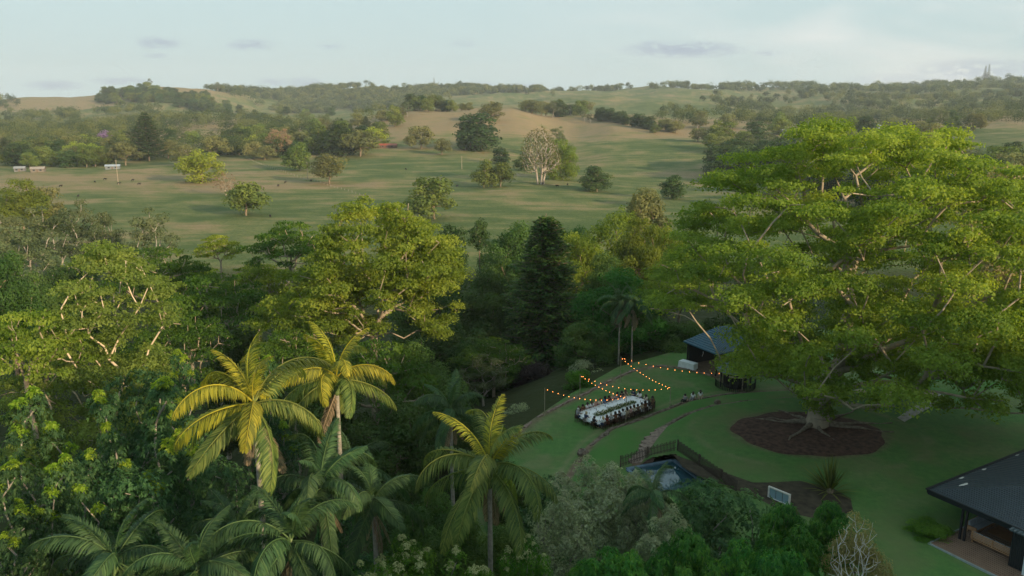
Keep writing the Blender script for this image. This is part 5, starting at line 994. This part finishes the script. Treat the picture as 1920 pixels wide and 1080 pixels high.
# ---------------------------------------------------------------- pool
pcn = np.array((PC[0], PC[1], 0)); e1_ = PE1; e2_ = PE2; pz = -.2
def pw(a, b_, z): p = pcn[:2]+e1_*a+e2_*b_; return (p[0], p[1], z)
WAT = mat_plain('pool_water', (.02, .06, .08), .04, spec=.9, bump=0); t = WAT.node_tree; nn_ = N(t, 'ShaderNodeTexNoise'); nn_.inputs['Scale'].default_value = 1.5; bp = N(t, 'ShaderNodeBump'); bp.inputs['Strength'].default_value = .06; L(t, nn_.outputs[0], bp.inputs['Height']); L(t, bp.outputs[0], t.nodes['Principled BSDF'].inputs['Normal'])
o = link('pool_water', mesh('pool_water', [pw(0.02, .02, pz+.9), pw(6, .02, pz+.9), pw(6, 5, pz+.9), pw(.02, 5, pz+.9)], [(0, 1, 2, 3)]), mat=WAT); tag(o, 'calm pool water reflecting the pale sky', 'water', kind='structure')
cp = empty('swimming_pool', pw(0, 0, 0), 'rectangular swimming pool with a blue grey coping seen past the shrubs', 'pool'); o0 = np.array(pw(0, 0, 0)); COP = mat_plain('pool_coping', (.10, .16, .22), .6, .2, 2)
def seg(a0, b0, a1, b1, z, w, h): mb = MB().bar(np.array(pw(a0, b0, z))-o0, np.array(pw(a1, b1, z))-o0, w, h); return mb
seg(-.2, -.2, 6.2, -.2, pz+.85, .38, .34).obj('coping', COP, cp); seg(-.2, 0, -.2, 5.2, pz+.85, .38, .34).obj('coping', COP, cp); seg(6.2, 0, 6.2, 5.2, pz+.85, .38, .34).obj('coping', COP, cp); seg(0, 5.2, 6, 5.2, pz+.85, .38, .34).obj('coping', COP, cp)
PK = mat_plain('weathered_picket', (.065, .05, .04), .85, .3, 6)
def pickets(pts, h_, label):
    P0 = np.array(pts[0]); r_ = empty('pool_fence', P0, label, 'fence'); mb = MB(); rl = MB()
    for A_, B_ in zip(pts[:-1], pts[1:]):
        A_ = np.array(A_); B_ = np.array(B_); d = B_-A_; l = np.linalg.norm(d); k = int(l/.17)
        for j in range(k): q_ = A_+d*j/k-P0; mb.bar(q_, q_+(0, 0, h_*(1+.06*sin(j*2.1))), .07, .035)
        for zz in (.3, h_-.25): rl.bar(A_-P0+(0, 0, zz), B_-P0+(0, 0, zz), .05)
        MB().bar(A_-P0-(0, 0, .2), A_-P0+(0, 0, h_+.08), .12).obj('post', PK, r_)
    mb.obj('pickets', PK, r_); rl.obj('rails', PK, r_)
pickets([pw(*q_, lz(*pw(*q_, 0)[:2])) for q_ in ((-.9, 5.5), (-.9, 2.5), (-.9, -.9))], 1.15, 'brown picket fence behind the short end of the pool'); pickets([pw(*q_, lz(*pw(*q_, 0)[:2])) for q_ in ((-.8, -1), (3, -1), (6.5, -1), (9, -1))], 1.15, 'brown picket fence along the long side of the pool')
gp = lawn_at(1460, 940); gt_ = empty('pool_gate', gp, 'white framed glass screen at the edge of the soil bed', 'screen', rz=radians(-50), sc=.72); WH = mat_plain('white_render', (.62, .60, .56), .7, .08, 3)
mb = MB().box(-1.5, 1.5, -.12, .12, 1.35, 1.5).box(-1.5, -1.32, -.12, .12, 0, 1.35).box(1.32, 1.5, -.12, .12, 0, 1.35).box(-1.5, 1.5, -.12, .12, -.6, .1); mb.obj('frame', WH, gt_)
GL = mat_plain('pale_glass', (.22, .34, .40), .1, spec=.7)
for x in (-.9, 0, .9): MB().box(x-.41, x+.41, -.03, .03, .1, 1.35).obj('pane', GL, gt_)
# ---------------------------------------------------------------- house with deck at the lower right
A0 = np.array((34.6, 60.9)); h1 = np.array((.86, .51)); h2 = np.array((.51, -.86)); HZ = lz(A0[0], A0[1]); hs = empty('house', (A0[0], A0[1], 0), 'low dark house with a corrugated charcoal roof and open timber deck', 'house', rz=atan2(h1[1], h1[0]))
# local frame: x along the garden eave, -y along the deck eave
ROOF = mat_roof('charcoal_roof', (.040, .055, .070), .23, 0, .5); TRIM = mat_plain('charcoal_trim', (.012, .015, .018), .6); EZ = 4.6; hip = 5.4
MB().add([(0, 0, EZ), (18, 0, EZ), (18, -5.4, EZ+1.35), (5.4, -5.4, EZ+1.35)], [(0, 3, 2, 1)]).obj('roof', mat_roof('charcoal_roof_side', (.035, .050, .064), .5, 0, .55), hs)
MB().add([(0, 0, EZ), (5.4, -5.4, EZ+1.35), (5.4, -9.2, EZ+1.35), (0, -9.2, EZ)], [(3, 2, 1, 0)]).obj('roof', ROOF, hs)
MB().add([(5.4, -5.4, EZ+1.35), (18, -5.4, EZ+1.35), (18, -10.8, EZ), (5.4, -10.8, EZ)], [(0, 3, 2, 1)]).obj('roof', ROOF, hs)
mb = MB().box(-.06, 18, -.02, .10, EZ-.28, EZ+.03).box(-.12, .0, -9.2, -.02, EZ-.36, EZ+.03); mb.obj('fascia', TRIM, hs)
MB().tube([(-.1, .16, EZ+.02), (18, .16, EZ+.02)], .07, 6).obj('gutter', TRIM, hs)
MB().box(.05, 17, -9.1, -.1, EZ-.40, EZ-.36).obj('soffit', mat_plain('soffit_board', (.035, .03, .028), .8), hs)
DECK = mat_roof('deck_timber', (.20, .125, .085), .28, 0, .7)
MB().box(-2.5, 16, -9.6, -2.1, 1.30, 1.5).obj('deck', DECK, hs); MB().box(-2.62, -2.5, -9.6, -1.98, 1.12, 1.53).box(-2.5, 6, -2.1, -1.98, 1.12, 1.53).obj('deck_edge', mat_plain('deck_edge_paint', (.26, .30, .31), .7, .15, 3), hs)
for y in (-2.9, -3.25): MB().box(.1, .26, y-.08, y+.08, 1.5, EZ-.40).obj('post', BLK, hs)
mb = MB()
for x in (.5, 5, 10): 
    for y in (-3, -6, -9): mb.box(x-.1, x+.1, y-.1, y+.1, -.6, 1.3)
mb.obj('stumps', BLK, hs); MB().box(3.2, 9, -9.1, -3.4, 1.505, 1.53).obj('rug', mat_plain('tan_floor', (.30, .15, .07), .8, .2), hs)
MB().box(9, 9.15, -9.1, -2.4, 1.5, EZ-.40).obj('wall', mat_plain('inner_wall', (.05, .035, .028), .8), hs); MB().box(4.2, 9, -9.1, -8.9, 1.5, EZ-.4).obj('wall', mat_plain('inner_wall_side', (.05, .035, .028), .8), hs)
CLAD = mat_roof('black_cladding', (.016, .022, .024), .16, 1, .7)
MB().box(-.35, 5, -13, -7.0, .2, 4.45).obj('wall', CLAD, hs); MB().add([(-.6, -6.8, 4.42), (5.2, -6.8, 5.2), (5.2, -13.2, 5.2), (-.6, -13.2, 4.42), (-.6, -6.8, 4.52), (5.2, -6.8, 5.32), (5.2, -13.2, 5.32), (-.6, -13.2, 4.52)], [(0, 1, 2, 3), (7, 6, 5, 4), (0, 4, 5, 1), (3, 2, 6, 7), (0, 3, 7, 4)]).obj('annex_roof', mat_roof('annex_roof_metal', (.05, .075, .085), .3, 1, .5), hs)
MB().box(-.75, -.45, -8.6, -8.2, .2, 3.2).obj('column', mat_plain('white_column', (.55, .62, .66), .6), hs)
STN = mat_plain('roof_debris', (.50, .50, .48), .9, .2, 5); rng = np.random.RandomState(3)
def on_roof_debris(px, py, s, label, name='leaf_litter'):
    p = atz(px, py, EZ+.25); q_ = p[:2]-A0; a, b_ = q_@h1, -(q_@h2); zz = EZ+1.35*min(-b_, a)/5.4+.02; vs = []; k = 11
    for j in range(k): an = 6.283*j/k; r = s*(.55+.6*rng.rand()); x, y = a+cos(an)*r*1.5, b_+sin(an)*r*.6; vs.append((x, y, EZ+1.35*min(-y, x)/5.4+.03))
    vs.append((a, b_, zz+.06)); o = link(name, mesh(name, [(v[0], v[1], v[2]) for v in vs], [(j, (j+1) % k, k) for j in range(k)]), mat=STN); o.location = (A0[0], A0[1], 0); o.rotation_euler = (0, 0, atan2(h1[1], h1[0])); tag(o, label, 'debris')
on_roof_debris(1808, 911, .42, 'ragged pale sheet lying near the corner of the charcoal roof', 'torn_sheet'); on_roof_debris(1803, 893, .28, 'tan leaf litter by the gutter near the pale sheet'); on_roof_debris(1845, 877, .24, 'tan leaf litter further along the gutter'); on_roof_debris(1908, 850, .22, 'small leaf litter at the right edge of the roof')
TEAK = mat_plain('teak', (.38, .21, .11), .6, .2, 5); CUSH = mat_plain('grey_cushion', (.36, .40, .44), .9, .12, 4)
def sofa(x, y, l, rz, label):
    p = A0+h1*x+h2*(-y); r_ = empty('outdoor_sofa', (p[0], p[1], 1.5), label, 'sofa', rz=atan2(h1[1], h1[0])+rz)
    MB().box(-l/2, l/2, -.42, .42, .25, .33).box(-l/2, l/2, -.45, -.38, .33, .42).obj('frame', TEAK, r_)
    mb = MB()
    for z in (.42, .56, .70, .84): mb.box(-l/2, l/2, .38, .43, z, z+.08)
    for x_ in (-l/2, 0, l/2-.08): mb.box(x_, x_+.08, .36, .45, .3, .95)
    mb.obj('backrest', TEAK, r_)
    for s_ in (-1, 1): MB().box(s_*l/2-.05, s_*l/2+.05, -.42, .4, .33, .62).obj('armrest', TEAK, r_)
    for x_ in (-l/2+.06, l/2-.14):
        for y_ in (-.4, .32): MB().box(x_, x_+.08, y_, y_+.08, 0, .25).obj('leg', TEAK, r_)
    n_c = max(1, round(l/.95)); w = (l-.1)/n_c
    for j in range(n_c): x0 = -l/2+.05+j*w; MB().box(x0+.02, x0+w-.02, -.4, .3, .335, .5).obj('seat_cushion', CUSH, r_); MB().add([(x0+.04, .12, .5), (x0+w-.04, .12, .5), (x0+w-.04, .36, .5), (x0+.04, .36, .5), (x0+.05, .26, .92), (x0+w-.05, .26, .92), (x0+w-.05, .38, .92), (x0+.05, .38, .92)], [(0, 3, 2, 1), (4, 5, 6, 7), (0, 1, 5, 4), (1, 2, 6, 5), (2, 3, 7, 6), (3, 0, 4, 7)]).obj('back_cushion', CUSH, r_)
sofa(.95, -5.3, 3.4, pi/2, 'teak sofa with grey cushions facing into the deck'); sofa(3.2, -2.9, 2.8, 0, 'second cushioned sofa at the back of the deck near the garden')
# ---------------------------------------------------------------- farm buildings, cows, power poles, paddock fence
def farmhouse(px, py, w, d, h, rise, wc, rc, label, rz=.3, name='farm_shed', cat='shed'):
    g = ground(px, py); r_ = empty(name, g, label, cat, rz=rz); W = mat_plain('shed_wall', wc, .8, .1, 1); Rf = mat_plain('shed_roof', rc, .5, .15, 1); z0 = -1.2
    MB().add([(-w/2, -d/2, z0), (w/2, -d/2, z0), (w/2, d/2, z0), (-w/2, d/2, z0), (-w/2, -d/2, h), (w/2, -d/2, h), (w/2, d/2, h), (-w/2, d/2, h), (-w/2, 0, h+rise), (w/2, 0, h+rise)], [(0, 1, 5, 4), (1, 2, 6, 9, 5), (2, 3, 7, 6), (3, 0, 4, 8, 7)]).obj('wall', W, r_)
    e = .5; a = rise*(1+e*2/d); MB().add([(-w/2-e, -d/2-e, h-.12), (w/2+e, -d/2-e, h-.12), (w/2+e, 0, h+rise+.1), (-w/2-e, 0, h+rise+.1), (w/2+e, d/2+e, h-.12), (-w/2-e, d/2+e, h-.12)], [(0, 1, 2, 3), (3, 2, 4, 5)]).obj('roof', Rf, r_)
    for x in (-w*.25, w*.25):
        f_ = MB().box(x-.7, x+.7, -d/2-.05, -d/2, h*.35, h*.8).obj('window', mat_plain('window_glass', (.03, .04, .05), .2), r_)
    MB().box(-.6, .6, -d/2-.06, -d/2, z0, h*.78).obj('door', mat_plain('shed_door', (.15, .11, .08), .7), r_)
farmhouse(38, 321, 7, 5, 2.4, 1.2, (.16, .16, .17), (.26, .27, .28), 'small grey white shed at the far left of the paddock'); farmhouse(72, 322, 9, 6, 2.4, 1.3, (.17, .15, .13), (.30, .26, .22), 'cream shed with a tan roof on the far left')
farmhouse(72, 288, 18, 10, 4, 2, (.25, .25, .25), (.50, .56, .58), 'long pale roofed barn among the far left trees', .1); farmhouse(212, 317, 10, 6, 2.5, 1, (.16, .18, .20), (.33, .38, .43), 'pale blue grey shed left of the broad dark pine')
farmhouse(727, 277, 18, 7, 2.6, 1.5, (.14, .08, .06), (.30, .085, .055), 'long red roofed shed at the foot of the brown hill', .05); farmhouse(548, 262, 13, 8, 4, 2.2, (.34, .34, .34), (.4, .4, .4), 'white house among trees left of the brown hill', name='farmhouse', cat='house')
farmhouse(190, 305, 16, 9, 3.2, 1.6, (.45, .40, .38), (.38, .36, .36), 'grey farmhouse under the trees by the purple tree', name='farmhouse', cat='house'); farmhouse(345, 285, 15, 9, 3.4, 1.8, (.58, .54, .48), (.55, .50, .42), 'cream house behind the bright bushy tree', name='farmhouse', cat='house')
farmhouse(1476, 252, 16, 9, 4, 2, (.30, .32, .34), (.42, .46, .50), 'pale house in trees behind the left of the giant crown', name='farmhouse', cat='house'); farmhouse(1630, 242, 22, 10, 4, 1.6, (.3, .36, .42), (.42, .52, .60), 'long blue roofed house just above the giant crown', .05, 'farmhouse', 'house')
farmhouse(1690, 214, 26, 12, 4.5, 2, (.34, .38, .40), (.30, .36, .40), 'dark blue grey house on the far right hillside', .1, 'farmhouse', 'house'); farmhouse(1638, 180, 18, 10, 5, 2.4, (.5, .48, .44), (.5, .48, .45), 'tiny white house high on the right hillside', name='farmhouse', cat='house')
cj = [(0, -.75, 1.15), (0, -.25, 1.12), (0, .35, 1.15), (0, .75, 1.2), (0, 1.05, 1.3), (0, 1.35, 1.22), (0, 1.6, 1.05), (0, -.95, 1.1), (0, -1.02, .6)]; ce = [(0, 1), (1, 2), (2, 3), (3, 4), (4, 5), (5, 6), (0, 7), (7, 8)]; cr = [.30, .37, .36, .30, .19, .15, .09, .07, .03]
for sx in (-1, 1):
    b_ = len(cj); cj += [(sx*.2, .62, .8), (sx*.21, .6, .42), (sx*.21, .62, .03)]; ce += [(3, b_), (b_, b_+1), (b_+1, b_+2)]; cr += [.13, .075, .06]
    b_ = len(cj); cj += [(sx*.2, -.72, .8), (sx*.21, -.88, .48), (sx*.21, -.78, .03)]; ce += [(0, b_), (b_, b_+1), (b_+1, b_+2)]; cr += [.16, .085, .06]
    b_ = len(cj); cj += [(sx*.24, 1.28, 1.34)]; ce += [(5, b_)]; cr += [.045]
COW = grow('cow_body', cj, ce, cr, root=1); COW.materials.append(mat_plain('black_hide', (.02, .017, .016), .7)); CR = random.Random(5)
cows = [(178, 343, 'leftmost grazing cow of the group below the grey shed'), (197, 338, 'second cow from the left in the left paddock'), (223, 346, 'cow at the foot of the thin left power pole'), (249, 340, 'cow just right of the thin left power pole'), (261, 347, 'small dark cow right of the left power pole'), (114, 351, 'reddish dark cow alone at the far left of the paddock'), (147, 370, 'cow nearest the left gum stand'),
 (522, 350, 'black cow in the middle paddock'), (535, 344, 'cow behind the black cow in the middle paddock'), (583, 341, 'cow by the fence line near two round trees'), (857, 351, 'lone cow left of the two joined green trees'), (761, 319, 'distant cow below the small olive tree'), (1018, 346, 'cow at the foot of the white trunks'), (1045, 351, 'cow right of the white trunks'), (1064, 348, 'cow furthest right beyond the white trunks'), (507, 408, 'dark cow beside the rounded paddock tree')]
for px, py, lab in cows: o = link('cow', COW); g = ground(px, py); o.location = g; o.rotation_euler = (0, 0, CR.uniform(0, 6.28)); tag(o, lab, 'cow', 'cattle grazing the paddocks')
for px, py, hpx, lab in ((222, 346, 46, 'thin pale power pole in the left paddock'), (577, 338, 34, 'thin power pole between two round trees'), (866, 317, 24, 'short pale pole on the flat left of the white trunks'), (936, 196, 12, 'far pole behind the brown hill')):
    g = ground(px, py); h_ = hpx/FPX*g[1]; r_ = empty('power_pole', g, lab, 'pole'); MB().tube([(0, 0, -1), (0, 0, h_)], [.22, .15], 7).obj('pole', PALEBARK, r_); MB().bar((-1, 0, h_-.8), (1, 0, h_-.8), .16).obj('crossarm', PALEBARK, r_)
pts = [ground(a, b) for a, b in ((462, 296), (500, 312), (540, 326), (590, 340), (640, 355), (690, 372))]; r_ = empty('paddock_fence', pts[0], 'post and wire fence running diagonally across the middle paddock', 'fence')
for A_, B_ in zip(pts[:-1], pts[1:]):
    k = int(np.linalg.norm(B_-A_)/7)
    for j in range(k): q_ = A_+(B_-A_)*j/k; zz = hz1(q_[0], q_[1]); MB().bar((q_[0]-pts[0][0], q_[1]-pts[0][1], zz-.3-pts[0][2]), (q_[0]-pts[0][0], q_[1]-pts[0][1], zz+1.3-pts[0][2]), .18).obj('post', GREYBARK, r_)
    MB().tube([A_-pts[0]+(0, 0, 1.1), B_-pts[0]+(0, 0, 1.1)], .03, 4).obj('wire', WIRE, r_)
# ---------------------------------------------------------------- number the look-alikes by their place, left to right
bpy.context.view_layer.update()
from collections import defaultdict
G_ = defaultdict(list)
for o in COL.objects:
    if o.parent is None and o.get('label') and o.get('group') and not o.get('kind'): G_[(o['group'], o['label'])].append(o)
def ordw(n):
    u = ['first', 'second', 'third', 'fourth', 'fifth', 'sixth', 'seventh', 'eighth', 'ninth', 'tenth', 'eleventh', 'twelfth', 'thirteenth', 'fourteenth', 'fifteenth', 'sixteenth', 'seventeenth', 'eighteenth', 'nineteenth']
    if n < 20: return u[n-1]
    if n > 99: return 'number %d' % n
    T = {2: 'twenty', 3: 'thirty', 4: 'forty', 5: 'fifty', 6: 'sixty', 7: 'seventy', 8: 'eighty', 9: 'ninety'}[n//10]; return (T+'-'+u[n % 10-1]) if n % 10 else T[:-1]+'ieth'
for (g_, l_), os_ in G_.items():
    if len(os_) > 1:
        os_.sort(key=lambda o: o.location.x/o.location.y)
        for i, o in enumerate(os_): o['label'] = l_+', '+(ordw(i+1)+' from left')
# ---------------------------------------------------------------- haze
hb = MB().box(-6500, 6500, -600, 7600, -90, 330)
hm = bpy.data.materials.new('haze'); hm.use_nodes = True; t = hm.node_tree; t.nodes.remove(t.nodes['Principled BSDF'])
pv = N(t, 'ShaderNodeVolumePrincipled'); pv.inputs['Color'].default_value = (.80, .90, 1.0, 1); pv.inputs['Density'].default_value = .000085; pv.inputs['Anisotropy'].default_value = .0
L(t, pv.outputs[0], t.nodes['Material Output'].inputs['Volume'])
tag(hb.obj('haze', hm), 'thin pale evening haze over the valley', 'haze', kind='stuff')
